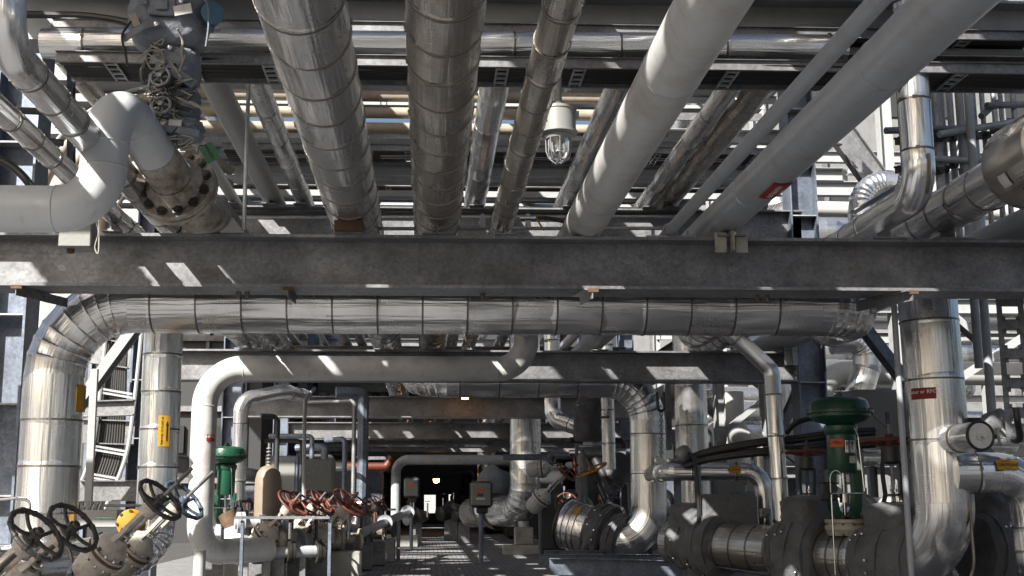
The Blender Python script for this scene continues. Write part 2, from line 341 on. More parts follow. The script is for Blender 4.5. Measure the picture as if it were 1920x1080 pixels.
def sticker(root, fmap, w_, h, mat, texts=(), rot=False, extra=None):   # texts: (string, size, s, t, mat, vertical)
    B = MB(); n = 8; vs = []; fs = []
    for i in range(n+1):
        s_ = -w_/2+w_*i/n; vs += [fmap(s_, -h/2, .008), fmap(s_, h/2, .008)]
    for i in range(n): fs.append((2*i, 2*i+2, 2*i+3, 2*i+1))
    B.add(vs, fs); so_ = B.build('sticker', mat, root)
    for (t_, sz, s0, t0, mt, vert) in texts:
        vv, ff = text_mesh(t_, sz, sz*.02); T = MB()
        T.add([fmap(s0+(-q.y if vert else q.x), t0+(q.x if vert else q.y), .010) for q in vv], ff); T.build('lettering', mt, so_)
    if extra:
        for poly, mt in extra: MB().add([fmap(a, b_, .010) for a, b_ in poly], [tuple(range(len(poly)))]).build('printed_mark', mt, so_)
    return so_

# ---------------------------------------------------------------- setting
g = MB(); g.add([(-300, -60, 0), (300, -60, 0), (300, 600, 0), (-300, 600, 0)], [(0, 1, 2, 3)]); gr = g.build('ground', 'yard'); gr['kind'] = 'structure'
g = MB(); g.add([(-5.2, -12, .004), (6.6, -12, .004), (6.6, 64, .004), (-5.2, 64, .004)], [(0, 1, 2, 3)]); gr = g.build('pavement', 'pavers'); gr['kind'] = 'structure'
ZT, ZB = CH+2.206, CH+1.755
T2 = CH+4.39                               # top of the second tier
BY = [10.07, 17.85, 25.8, 34.4, 43.7, 52.2, 60.5]
XL, XR = -4.12, 5.75
nth = ['nearest', 'second', 'third', 'fourth', 'fifth', 'sixth', 'farthest']
for i, y in enumerate(BY):
    t = thing('cross_beam', ['broad dark steel beam spanning the view just in front of the great silver cross pipe', 'galvanised beam right behind the grey painted cross pipe', 'galvanised beam with sunlit specks above the caged control box, third one back', 'lower galvanised beam with three bright sun patches over the grey panel box', 'fifth galvanised beam back, just above the dark passage', 'dim beam inside the dark passage, sixth one back', 'dimmest beam at the far end of the dark passage'][i], 'beam', (0, y, ZB), 'lower tier cross beams of the pipe rack')
    B = MB(); x0, x1 = ((-9, 9) if i == 0 else (XL+.2, XR-.2)); B.ibeam((x0, y, (ZT+ZB)/2), (x1, y, (ZT+ZB)/2), ZT-ZB, .40, .02, .026); B.build('girder', 'galv', t)
    if i == 0:
        for px in (446, 463, 905, 1420, 1440):
            q = P(px, 555, 10.1); B = MB(); B.cyl((q.x, 10.12, ZB-.028), (q.x, 10.12, ZB+.001), .022, 6); B.cyl((q.x, 10.12, ZB-.05), (q.x, 10.12, ZB-.02), .011, 8); B.build('bolt', 'strap', t)
    if i:
        for sx in (XL+.22, XR-.22):
            B = MB(); B.box((sx, y, (ZT+ZB)/2), (.02, .36, ZT-ZB-.06)); B.build('end_plate', 'galv', t)
            for k in range(4): B = MB(); B.cyl((sx-.02*(1 if sx > 0 else -1), y-.12, ZB+.1+k*.09), (sx-.05*(1 if sx > 0 else -1), y-.12, ZB+.1+k*.09), .016, 6); B.build('bolt', 'strap', t)
    for tier, zz in (((2, T2),) if i < 6 else ()):
        B = MB(); B.ibeam((XL-(4.5 if i < 1 else .0), y, zz-.24), (XR+(4 if i < 1 else 0), y, zz-.24), .48, .34, .018, .024)
        t = thing('cross_beam', ['pale sunlit beam across the very top of the picture above the cable tray', 'grey beam with cables clipped along it just above the nearest dark beam', 'upper tier beam of the third frame back', 'upper tier beam of the fourth frame back', 'upper tier beam of the fifth frame back', 'upper tier beam of the sixth frame back'][i], 'beam', (0, y, zz-.48), 'upper tier cross beams of the pipe rack'); B.build('girder', 'steel_white' if i == 0 else 'galv', t)
for i, y in enumerate(BY):
    for sx, nm in ((XL, 'left'), (XR, 'right')):
        if i == 0: 
            if sx > 0: continue
        cx = sx if i else -4.02
        t = thing('rack_column', f'{["blue grey", "dark stiffened", "dark stiffened", "dark", "dim", "dim", "dim"][i]} steel column on the {nm} side of the rack, {nth[i]} frame', 'column', (cx, y, 0), 'columns of the pipe rack')
        B = MB(); yy = y if i else 11.6; B.ibeam((cx, yy, 0), (cx, yy, T2+3.4), .42, .40, .018, .024, V((1, 0, 0))); B.build('shaft', 'galv_blue', t)
        if i < 4:
            for k in range(9): B = MB(); B.box((cx, yy, .4+k*.85), (.37, .385, .016)); B.build('stiffener', 'galv_light', t)
        B = MB(); B.box((cx, yy, .02), (.6, .6, .04)); B.build('base_plate', 'galv_blue', t)
        if i in (1, 2) and sx > 0:
            B = MB(); B.tube(smooth_path([(cx-.1, yy-.19, 4.3), (cx-.1, yy-.22, 3.9), (cx+.16, yy-.24, 3.7), (cx+.18, yy-.24, 3.1)], .06), .018, 8); B.build('cable_loop', 'black', t)
# ---- longitudinal beams of the tiers (along the rack, both sides)
for sx, z_, lab in ((XL-.02, ZT-1.6, 'lower longitudinal strut on the left side of the rack'), (XR+.0, T2-.9, 'longitudinal strut high on the right side of the rack')):
    t = thing('rack_strut', lab, 'beam', (sx, 18, z_)); MB().ibeam((sx, 18.1, z_), (sx, 60, z_), .3, .2).build('girder', 'galv', t)

# ---------------------------------------------------------------- pipes lying along the rack, lower tier
def along(label, xpx, d, mat, y0=-2.5, y1=62, shoeh=.09, sect=.5, name='insulated_pipe', beams=(0, 1, 2), **k):
    x = X(xpx, 10.0); r = d/2; z = ZT+shoeh+r
    t = pipe(label, [(x, y0, z), (x, y1, z)], d, mat, step=sect, name=name, org=(x, 10, z), group=k.pop('group', 'lower tier pipes running along the rack'), **k)
    for b_ in beams:
        if shoeh > .03 and y0 < BY[b_] < y1: shoe(t, V((x, BY[b_]-.05, z)), r, shoeh, min(.26, d*.6+.05), .42)
    return t, x, z
pd, xD, zD = along('fattest shiny silver pipe overhead, left of the brownish one, on a rusty packer', 653, .46, 'alu')
B = MB(); B.box((xD, 9.80, ZT+.05), (.24, .14, .085)); B.build('wooden_packer', 'rust', pd)
pe, xE, zE = along('thick dull brownish aluminium pipe overhead running straight away just left of centre', 819, .41, 'alu_dull', sect=.46)
pf, xF, zF = along('slim dull silver pipe overhead between the brownish pipe and the caged lamp', 946, .19, 'alu_dull', sect=.46)
xG = X(1105, 10); rG = .17; zG = ZT+rG
zGl = Z(692, 16.4)
rootG0 = pipe('plain grey pipe right of the caged lamp, bending left and down behind the cross pipe', [(xG, -2.5, zG), (xG, 16.35, zG), (xG, 16.35, zGl), (X(386, 16.35, 700), 16.35, zGl), (X(386, 16.35, 700), 16.35, Z(1035, 16.35)), (X(400, 16.35, 1000)+.6, 17.3, Z(1035, 16.35))], .34, 'light_paint', Rb=[.15, .40, .52, .36], name='painted_pipe', org=(xG, 10, zG), weld=True)
ph, xH, zH = along('thin grey painted pipe slanting to the upper right from a bolted clamp', 1262, .10, 'grey_paint', shoeh=.02, name='painted_pipe', weld=False)
B = MB(); B.box((xH, 9.95, ZT+.012), (.42, .10, .016)); B.torus((xH, 9.95, zH), (0, 1, 0), .06, .012, 20, 6); B.build('pipe_clamp', 'galv_light', ph)
for s_ in (-1, 1): B = MB(); B.cyl((xH+s_*.15, 9.93, ZT+.0), (xH+s_*.15, 9.93, ZT+.07), .016, 6); B.build('bolt', 'galv_light', ph)
pI, xI, zI = along('big grey painted pipe slanting to the upper right corner with a red sticker', 1372, .32, 'grey_paint', shoeh=.06, name='painted_pipe')
B = MB(); B.box((xI, 9.80, ZT-.05), (.014, .10, .17)); B.box((xI-.09, 9.85, ZT-.05), (.10, .012, .17)); B.box((xI+.09, 9.85, ZT-.05), (.10, .012, .17)); B.build('welded_lug', 'cream_valve', pI)
ys = 8.55
fm = on_cyl(V((xI, ys, zI)), V((0, 1, 0)), .16, V((.15, 0, -1)))
sticker(pI, fm, .17, .42, 'tag_red', [('ALE PIPELINE', .055, .025, 0, 'ink_white', True), ('IN SERVICE', .04, -.035, .02, 'ink_white', True)])
# right hand silver pipes on the nearest beam
xJ, zJ, dJ = P(1718, 250, 9.2).x, ZT+.09+.125, .25
pJ = pipe('silver pipe dropping at upper right with a crumpled elbow onto the nearest beam', [(xJ, 9.2, 9.5), (xJ, 9.2, zJ), (xJ, 12.8, zJ)], dJ, 'alu_bright', Rb=.26, gores=4, step=.42, org=(xJ, 9.2, zJ), off=.9)
shoe(pJ, V((xJ, 10.0, zJ)), dJ/2, .09, .3, .3)
for k in range(5): B = MB(); a = .5+k*.22; c = V((xJ-.09, 9.2+.26-.13*math.cos(a)-.02, zJ+.26-.16*math.sin(a))); B.lathe(c, (-.8, .55*math.cos(a), .6), [(-.02, .001), (-.012, .03), (.0, .034), (.02, .026), (.03, .001)], 10); B.build('crumple', 'alu_bright', pJ)
B = MB(); B.tube([(xJ+.03, 9.06, zJ+.30), (xJ+.035, 9.07, zJ+.2), (xJ+.04, 9.11, zJ+.09), (xJ+.04, 9.17, zJ+.0)], .012, 8); B.build('seam_fold', 'strap', pJ)
xK, dK = 4.50, .38; zK = ZT+.09+dK/2
pK = pipe('stout silver pipe at the right edge with a big dull drum at its end', [(xK, 8.6, zK), (xK, 24, zK)], dK, 'alu', step=.40, org=(xK, 10, zK)); shoe(pK, V((xK, 10.0, zK)), dK/2, .09, .36, .3)
B = MB(); B.lathe((xK, 8.75, zK), (0, -1, 0), [(0, .19), (.14, .33), (.15, .335), (.75, .335), (.76, .33), (.9, .1)], 40); B.build('insulated_flange_drum', 'alu_dull', pK)
fm = on_cyl(V((xK, 8.35, zK)), V((0, 1, 0)), .335, V((-.8, -.2, -.5))); sticker(pK, fm, .10, .12, 'tag_white')
# left hand silver pipes
xB_, dB = X(292, 10), .20; zB_ = ZT+.06+dB/2
pipe('silver pipe dropping in the upper left corner then running back behind the white bend', [(xB_, 6.1, 9), (xB_, 6.1, zB_), (xB_, 19.5, zB_)], dB, 'alu', Rb=.22, step=.42, gores=3, org=(xB_, 8, zB_))
xA_, dA = X(203, 10), .14; along('slimmer silver pipe at the left edge running back under the tan hoses', 203, .15, 'alu', sect=.42, y1=20.5)
along('thin grey pipe between the white bend and the jacketed valve', 345, .07, 'grey_paint', y0=10.8, name='painted_pipe', shoeh=.02, y1=19)
for t_, x_, z_, r_ in ((rootG0, xG, zG, .17), (pI, xI, zI, .16)):
    for y_ in (3.9, 6.35, 9.1, 13.0): MB().torus((x_, y_, z_), (0, 1, 0), r_-.001, .005, 36, 6).build('weld_seam', 'grey_paint', t_)
# white swan neck pipe with flange
D0 = 7.8; zlow = Z(398, D0); ztop = CH+2.72
pC = pipe('white swan neck pipe entering from the left and ending at a rusty bolted flange', [(-6.5, D0, zlow), (X(193, D0, 300), D0, zlow), (X(193, D0, 250)+.03, D0, ztop+.02), P(331, 348, 8.95)], .31, 'swan_paint', Rb=.29, name='painted_pipe', org=(-2.3, D0, zlow), weld=True)
cF = P(331, 348, 8.95); dF = (cF-V((X(193, D0, 250)+.03, D0, ztop+.02))).normalized()
dF2 = dF.copy()
def flange(root, c, d, Rf, n, mat='cream_valve', th=.05, bolt='dark_steel', br=.022, double=True):
    d = d.normalized(); B = MB(); B.lathe(c, d, [(-.10, Rf*.56), (-.06, Rf*.62), (-.03, Rf*.75), (0, Rf*.78), (0, Rf*.98), (.006, Rf), (th, Rf)], 44); B.build('flange', mat, root)
    if double: B = MB(); B.lathe(c, d, [(th+.012, Rf), (2*th, Rf), (2*th+.02, Rf*.75), (2*th+.08, Rf*.56)], 44); B.build('flange', mat, root)
    a, u, _ = basis(d)
    for k in range(n):
        t = 2*PI*(k+.5)/n; e = (a*math.cos(t)+u*math.sin(t))*Rf*.82; B = MB(); B.cyl(c+e-d*.035, c+e+d*(2*th+.05), br*.62, 10); B.cyl(c+e-d*.026, c+e-d*.001, br, 6); B.build('bolt', bolt, root)
flange(pC, cF-dF2*.02, dF2, .30, 12, 'stained', .055, 'dark_steel', .042)
B = MB(); B.tube([cF+dF2*.08, cF+dF2*.45, V((X(392, 9.6, 425), 9.9, ZT+.17)), V((X(392, 9.6, 425)+.0, 14, ZT+.17))], .15, 28); B.build('pipe_run', 'stained', pC)
B = MB(); B.tube([cF-dF2*.12, cF-dF2*.45], .158, 28); B.build('stained_spool', 'stained', pC)
for s_ in (-1, 1): 
    B = MB(); xx = X(392, 9.6, 425)+s_*.15; B.add([(xx-.1, 9.82, ZT+.004), (xx+.1, 9.82, ZT+.004), (xx, 9.82, ZT+.13), (xx-.1, 10.0, ZT+.004), (xx+.1, 10.0, ZT+.004), (xx, 10.0, ZT+.13)], [(0, 1, 2), (5, 4, 3), (0, 3, 4, 1), (1, 4, 5, 2), (2, 5, 3, 0)]); B.build('saddle', 'white_paint', pC)

# ---------------------------------------------------------------- upper tier pipes
def upper(label, xpx, d, mat, y0=3.0, y1=60, ground=370, sect=.55, name='insulated_pipe', z0=0, **k):
    x = X(xpx, 17.7, 370); z = T2+.05+d/2+z0; t = pipe(label, [(x, y0, z), (x, y1, z)], d, mat, step=sect, name=name, org=(x, 17, z), group='upper tier pipes running along the rack', bands=False, seg=28, **k)
    shoe(t, V((x, 17.7, z)), d/2, .05, .22, .3); return t
upper('pale painted upper pipe seen left of the fattest silver pipe', 506, .30, 'white_paint', name='painted_pipe')
upper('narrow pale upper pipe passing behind the green tag', 436, .16, 'white_paint', name='painted_pipe')
upper('silver upper pipe half hidden behind the fattest silver pipe', 566, .26, 'alu')
upper('shiny silver upper pipe seen between the brownish pipe and the slim pipe', 893, .33, 'alu_bright')
upper('narrow upper pipe peeping out left of the slim dull pipe', 938, .12, 'alu')
upper('silver upper pipe just right of the caged lamp', 1067, .31, 'alu')
upper('silver upper pipe beyond the plain grey painted pipe', 1216, .24, 'alu')
upper('broad dull silver upper pipe between the two slanting grey pipes', 1258, .38, 'alu_dull')
upper('upper pipe over the left edge of the rack', 330, .2, 'alu_dull')
upper('upper pipe hidden above the big slanting grey pipe', 1400, .34, 'alu_dull')
# third tier (above the frame): pipes, beams and planks added to shade the rack
T3 = T2+2.6
for i, (x, d) in enumerate([(-5.6, .4), (-4.4, .5), (-2.2, .6), (.1, .5), (2.4, .6), (4.9, .45)]):
    t = thing('insulated_pipe', 'silver pipe added as a topmost tier to shade the rack', 'pipe', (x, 10, T3), 'added shading pipes above the frame'); MB().tube([(x, -8, T3+.3), (x, 60, T3+.3)], d/2, 20).build('cladding', 'alu', t)
for i, y in enumerate([-6, 2.2]+BY[:6]):
    t = thing('cross_beam', 'beam added as a topmost tier to shade the rack', 'beam', (0, y, T3-.4), 'topmost tier beams'); MB().ibeam((XL-1.5, y, T3-.2), (XR, y, T3-.2), .4, .3).build('girder', 'galv', t)

for i in range(52):  # planks added overhead to break the sun into slats
    y = -17+i*1.05
    if i in (31, 34, 37, 41, 44): continue
    t = thing('shade_plank', 'narrow plank added out of sight above the frame to shade the rack' if y < 16 else 'narrow plank added high above the upper pipes to shade the floor', 'plank', (0, y, T3), 'added shading planks above the rack'); B = MB(); hw = .25 if y < 12 else [.30, .22, .34][i % 3] if y < 21 else [.42, .36, .47, .30][i % 4]; B.prof((XL-1.0 if y < 12 else -7.6 if y < 15 else -9.3, y, T3+.02), (XR+.3, y, T3+.02), [(-hw, 0), (-hw, -.06), (-hw+.01, -.06), (-hw+.01, -.01), (hw-.01, -.01), (hw-.01, -.06), (hw, -.06), (hw, 0)]); B.build('plate', 'steel_white', t)
for i in range(9):
    y = 18.6+i*2.1; z_ = T2+[1.3, .9, 1.7, 1.1, 2.0][i % 5]; t = thing('deck_beam', f'thin pale cross member high beyond the overhead pipes, {["nearest", "second", "third", "fourth", "fifth", "sixth", "seventh", "eighth", "ninth"][i]} of nine', 'beam', (0, y, z_), 'thin high cross members'); B = MB(); B.angle((XL, y, z_), (XR, y, z_), .14, .012); B.build('girder', 'steel_white' if i % 2 else 'galv_light', t)
    if i % 2:
        t = thing('tube_run', f'slim tube running across high up beyond the caged lamp, {["nearest", "second", "third", "farthest"][i//2]} of four', 'tube', (0, y+.6, z_+.4), 'slim high tubes'); MB().cyl((XL, y+.6, z_+.5), (XR, y+.6, z_+.5), .06+.02*(i % 3), 12).build('tube', 'grey_paint', t)
# ---------------------------------------------------------------- cross services near the top of the picture
pz = Z(91, 9.5)
pipe('shiny silver pipe running left to right near the top, sandwiched between cable trays', [(X(40, 9.5), 9.5, pz), (X(1618, 9.5), 9.5, pz+.04)], .245, 'alu_bright', step=.885, off=.35, org=(0, 9.5, pz))
def tray(label, x0, x1, y0, y1, z, h=.09, pitch=.62, group='cable trays', mat='galv', slots=True, cables=5):
    t = thing('cable_tray', label, 'cable tray', ((x0+x1)/2, y0, z), group)
    MB().chan((x0, y0, z+h/2), (x1, y0, z+h/2), h, .03, .004, V((0, 0, 1))).build('side_rail', mat, t); MB().chan((x1, y1, z+h/2), (x0, y1, z+h/2), h, .03, .004, V((0, 0, 1))).build('side_rail', mat, t)
    n = int((x1-x0)/pitch)
    for k in range(n):
        x = x0+pitch*(k+.6); B = MB(); B.bar((x, y0+.004, z+.012), (x, y1-.004, z+.012), .014, .02); B.bar((x+.09, y0+.004, z+.012), (x+.09, y1-.004, z+.012), .014, .02)
        for q in range(4): yq = y0+(y1-y0)*(q+.5)/4; B.box((x+.045, yq, z+.012), (.08, .03, .014))
        B.build('rung', 'galv_light', t)
    if cables:
        cb = thing('cable_bundle', 'black cables in the '+label, 'cables', ((x0+x1)/2, y0, z+.03), 'cables in the trays')
        for k in range(cables):
            yq = y0+(y1-y0)*(k+.5)/cables; pts = [(x0+(x1-x0)*j/14, yq+rnd.uniform(-.012, .012), z+.045+rnd.uniform(0, .012)) for j in range(15)]
            MB().tube(pts, min(.035, (y1-y0)/cables*.46), 8).build('cable', 'black', cb)
    return t
tray('wide tray seen from below just under the shiny cross pipe', X(85, 9.3), X(1990, 9.3), 9.08, 9.50, Z(126, 9.08), cables=9)
tray('tray above the shiny cross pipe, under the pale beam', X(60, 9.8), X(1990, 9.8), 9.72, 10.1, Z(62, 9.72), cables=8)
tray('side tray added out of sight to shade the white pipe', -9.0, -4.3, 3.9, 5.5, 5.6, .12, .8, group='added shading trays', cables=24)  # added out of view, shades the low run of the white pipe
tray('unseen tray added to shade the nearest beam at left', -5.40, -4.55, 6.9, 8.2, 5.6, .12, .8, group='added shading trays', cables=16)  # added out of view, trims the sun patch on the nearest beam
t = thing('steel_channel', 'dark deep channel at the upper right just under the shiny cross pipe end', 'beam', (5, 9.55, Z(150, 9.5))); MB().chan((X(1560, 9.55, 130), 9.55, Z(120, 9.55)), (X(2050, 9.55, 130), 9.55, Z(120, 9.55)), .2, .1, .008, V((0, 0, 1))).build('girder', 'galv', t)
B = MB(); t = thing('conduit', 'black flexible conduit curving along the top left over the tray', 'conduit', (-3, 9.3, Z(30, 9.3))); B.tube(curve_pts([P(30, 27, 9.4), P(110, 28, 9.4), P(180, 32, 9.35), P(250, 48, 9.3), P(285, 90, 9.2)]), .032, 10); B.build('sheath', 'black', t)
# tan hoses curving up on the left then running across, on level trays further back
for k in range(5):
    Yh = 17.3+k*.02; rr = [270, 236, 205, 172, 140][k]; px0, py0 = 330, 430; S = Yh/F
    cc = P(px0, py0, Yh); pts = [V((cc.x-rr*S, Yh, cc.z-.6))]+[V((cc.x-rr*S*math.cos(a), Yh, cc.z+rr*S*math.sin(a))) for a in [PI/2*j/12 for j in range(13)]]+[V((X(1250, Yh, 160), Yh, cc.z+rr*S))]
    if k >= 3: pts = pts[:-1]+[V((cc.x+.5, Yh+1.5, cc.z+rr*S))]
    t = thing('hose', ['outermost', 'second', 'third', 'fourth', 'innermost'][k]+' of the tan hoses that arch up behind the white swan neck pipe', 'hose', pts[3], 'tan hoses'); MB().tube(pts, .085, 14).build('hose_wall', 'hose_tan', t)
for k, (rr) in enumerate((292, 120)):
    Yh = 17.2; S = Yh/F; cc = P(330, 430, Yh); t = thing('curved_rail', ['pale outer', 'pale inner'][k]+' rail bent round the arch of tan hoses', 'rail', cc); MB().tube([V((cc.x-rr*S*math.cos(a), Yh, cc.z+rr*S*math.sin(a))) for a in [PI/2*j/14 for j in range(15)]], .03, 8).build('rail_bar', 'steel_white', t)
for k, (py, Yb, h) in enumerate(((253, 19.6, .26), (322, 21.9, .26), (352, 24.2, .2))):
    zz = Z(py, Yb); t = thing('deck_beam', ['pale sunlit beam high beyond the caged lamp, upper of three', 'pale sunlit beam beyond the caged lamp, middle of three', 'lowest pale beam beyond the caged lamp'][k], 'beam', (0, Yb, zz), 'pale high beams beyond the lamp'); MB().chan((X(385, Yb), Yb, zz), (X(1600, Yb), Yb, zz), h*.95, .12, .01, V((0, 0, 1))).build('girder', 'steel_white', t)
for k, (py, Yb) in enumerate(((284, 20.6), (350, 23.0), (188, 17.3))):
    zz = Z(py, Yb); tray(['high tray between the upper pale beams beyond the lamp', 'high tray under the middle pale beam beyond the lamp', 'high tray carrying the tan hoses'][k], X(400, Yb), X(1480, Yb), Yb, Yb+.8, zz, .12, .9, 'high cable trays beyond the lamp', cables=(6 if k < 2 else 0))
# tier sleepers between frames seen from below + small cross conduits
t = thing('conduit', 'thin galvanised upright conduit standing left of the fattest silver pipe', 'conduit', P(459, 430, 9.8)); B = MB(); B.cyl(P(457, 432, 9.8), V((P(457, 432, 9.8).x, 9.8, Z(115, 9.8))), .018, 10); B.build('tube', 'galv_light', t)
for k, (py, r) in enumerate(((400, .016), (408, .013))):
    t = thing('conduit', ['upper', 'lower'][k]+' of two thin conduits clipped along the beam above the nearest beam', 'conduit', P(700, py, 17.3), 'conduits clipped on the second frame'); B = MB(); B.cyl(P(430, py, 17.4), P(1290, py-2, 17.4), r*1.6, 8); B.build('tube', 'galv_light' if k else 'black', t)
t = thing('conduit', 'thin silver conduit lying just behind the top of the nearest beam', 'conduit', P(1100, 428, 10.3)); B = MB(); B.cyl(P(620, 429, 10.6), P(1265, 428, 10.6), .017, 10); B.build('tube', 'galv_light', t)
for px in (905, 990): B = MB(); B.box(P(px, 415, 10.5), (.05, .02, .12)); B.cyl(P(px, 404, 10.48), P(px, 404, 10.6), .02, 8); B.build('clip', 'galv_light', t)
B = MB(); B.tube(curve_pts([P(1000, 409, 10.5), P(1030, 409, 10.5), P(1060, 417, 10.5), P(1085, 424, 10.5)]), .018, 8); t = thing('conduit', 'short black cable with a yellow tie behind the beam below the caged lamp', 'conduit', P(1000, 409, 10.5)); B.build('sheath', 'black', t)
B = MB(); B.cyl(P(975, 409, 10.5), P(1005, 409, 10.5), .026, 10); B.build('gland', 'chrome', t); B = MB(); B.tube([P(1006, 407, 10.46), P(1012, 420, 10.44), P(1020, 432, 10.42)], .008, 6); B.build('tie', 'yellow', t)

pQ, xQ, zQ = along('painted grey pipe at the right that rests on the second beam above the green actuator', 1995, .36, 'grey_paint', name='painted_pipe', shoeh=.05)
for b_ in (1,): B = MB(); B.box((xQ, BY[1]-.25, ZT-.06), (.20, .012, .30)); B.box((xQ, BY[1]-.31, ZT-.06), (.012, .1, .30)); B.build('welded_lug', 'galv_light', pQ)
# ---------------------------------------------------------------- the big silver pipes of the lower half
Y1 = 10.75; z1 = Z(626, Y1)+.262; x1 = X(97, Y1, 800); xe = X(1612, Y1, 590)
pipe('great silver pipe rising at the left and crossing under the nearest beam', [(x1, Y1, .1), (x1, Y1, z1), (xe, Y1, z1), (xe, Y1+.75, z1), (xe+.02, 13.1, ZT+.3), (xe+.02, 17.6, ZT+.3)], .525, 'alu', Rb=[.66, .42, .3, .3], step=.40, org=(x1, Y1, 0), gores=8, seg=44)
p1r = bpy.data.objects['insulated_pipe.%03d' % 0] if 'insulated_pipe.000' in bpy.data.objects else None
root1 = [o for o in C.objects if o.get('label', '').startswith('great silver pipe')][0]
fm = on_cyl(V((x1, Y1, Z(750, Y1))), V((0, 0, 1)), .267, V((.97, -.16, 0))); sticker(root1, fm, .16, .24, 'tag_yellow', extra=[([(.03, -.05), (.05, -.05), (.05, .08), (.03, .08)], 'ink'), ([(.02, -.05), (.06, -.05), (.04, -.10)], 'ink')])
Y2 = 12.5; x2 = X(303, Y2, 720); z2b = Z(1042, Y2)
root2 = pipe('second silver upright at the left with the yellow arrow sticker', [(X(20, 10.6, 1050), 10.9, z2b), (x2-.25, Y2-.15, z2b), (x2, Y2, z2b+.02), (x2, Y2, ZT+.26), (x2, 19.6, ZT+.26)], .395, 'alu_bright', Rb=[.25, .3, .36], step=.385, org=(x2, Y2, 0), seg=40)
fm = on_cyl(V((x2, Y2, Z(811, Y2))), V((0, 0, 1)), .198, V((.42, -.9, 0)))
sticker(root2, fm, .115, .31, 'tag_yellow', [('TRIM FUEL TO PLANT #2', .026, -.018, 0, 'ink', True)], extra=[([(.022, -.10), (.034, -.10), (.034, .06), (.022, .06)], 'ink'), ([(.014, .055), (.042, .055), (.028, .10)], 'ink')])
rootG = [o for o in C.objects if o.get('label', '').startswith('plain grey pipe right')][0]
fm = on_cyl(V((X(386, 16.35, 700), 16.35, Z(823, 16.35))), V((0, 0, 1)), .171, V((.7, -.7, 0))); sticker(rootG, fm, .13, .09, 'tag_red', [('HP N2', .05, 0, .015, 'ink_white', False)])
Y5 = 18.42; z5 = Z(745, Y5)+.27; x5 = X(1216, Y5, 850); x5l = X(800, Y5, 740)
root5 = pipe('silver pipe crossing behind the second beam and dropping to the jacketed barrel', [(x5l-.25, 19.8, z5+.35), (x5l-.1, Y5, z5), (x5, Y5, z5), (x5-.02, Y5, CH-.60), (X(1140, 18.3, 1000), 18.5, CH-.60)], .54, 'alu', Rb=[.45, .62, .50], step=.60, gores=[6, 8, 0], org=(x5, Y5, 0), seg=40)
Y8 = 11.2; x8 = X(1768, Y8, 900)
A_ = V((x8, Y8, CH-.60)); B_ = V((X(1270, 14.0, 1010), 14.3, CH-.46)); U = (B_-A_).normalized()
root8 = pipe('stoutest silver upright at the right, curving at its foot into the low valve row', [(x8-.04, Y8, CH+2.3), (x8, Y8, A_.z), A_+U*1.0], .535, 'alu', Rb=[.56], step=.56, off=.05, gores=3, org=(x8, Y8, 0), seg=44)
fm = on_cyl(V((x8-.02, Y8, Z(738, Y8))), V((0, 0, 1)), .27, V((-.72, -.69, 0))); sticker(root8, fm, .24, .105, 'tag_red', [('Sour er RFG', .05, 0, .015, 'ink_white', False)])
B = MB(); pts = [A_+V((0, 0, .62))+V((.13, -.235, 0)), A_+V((.13, -.235, .3)), A_+V((.11, -.26, .0)), A_+V((.02, -.2, -.22))]; B.tube(curve_pts(pts, 5), .014, 8); B.build('seam_fold', 'strap', root8)
def tpt(px, py=1010):
    lo, hi = -1.5, 6.0
    for _ in range(40):
        m_ = (lo+hi)/2; q = A_+U*m_; d = ROT.transposed() @ (q-CAMP); x_ = PCX - d.x/d.z*F
        if x_ > px: lo = m_
        else: hi = m_
    return A_+U*lo
def lumpy(name, root, pc, size, M=None, mat='cloth', amp=.03, sq=.5, tilt=0):
    pc = V(pc); rings = []; sg = 40; ph = rnd.uniform(0, 9); M = M or Matrix.Identity(3)
    for i in range(19):
        f = -1+2*i/18; e = (max(0, 1-abs(f)**5))**.35; e = max(e, .35); ring = []
        for k in range(sg):
            q = 2*PI*k/sg; cx, sx = math.cos(q), math.sin(q); x = math.copysign(abs(cx)**sq, cx); y = math.copysign(abs(sx)**sq, sx)
            wv = 1+amp*(math.sin(4*q+f*6+ph)+.7*math.sin(9*q-f*13+ph)+.5*math.sin(15*q+f*21))
            ring.append(pc+M @ V((x*size[0]/2*e*wv+tilt*f*size[2]/2, y*size[1]/2*e*wv, f*size[2]/2*(1+amp*math.sin(3*q+ph)))))
        rings.append(ring)
    return MB().rings(rings).build(name, mat, root, ang=60)
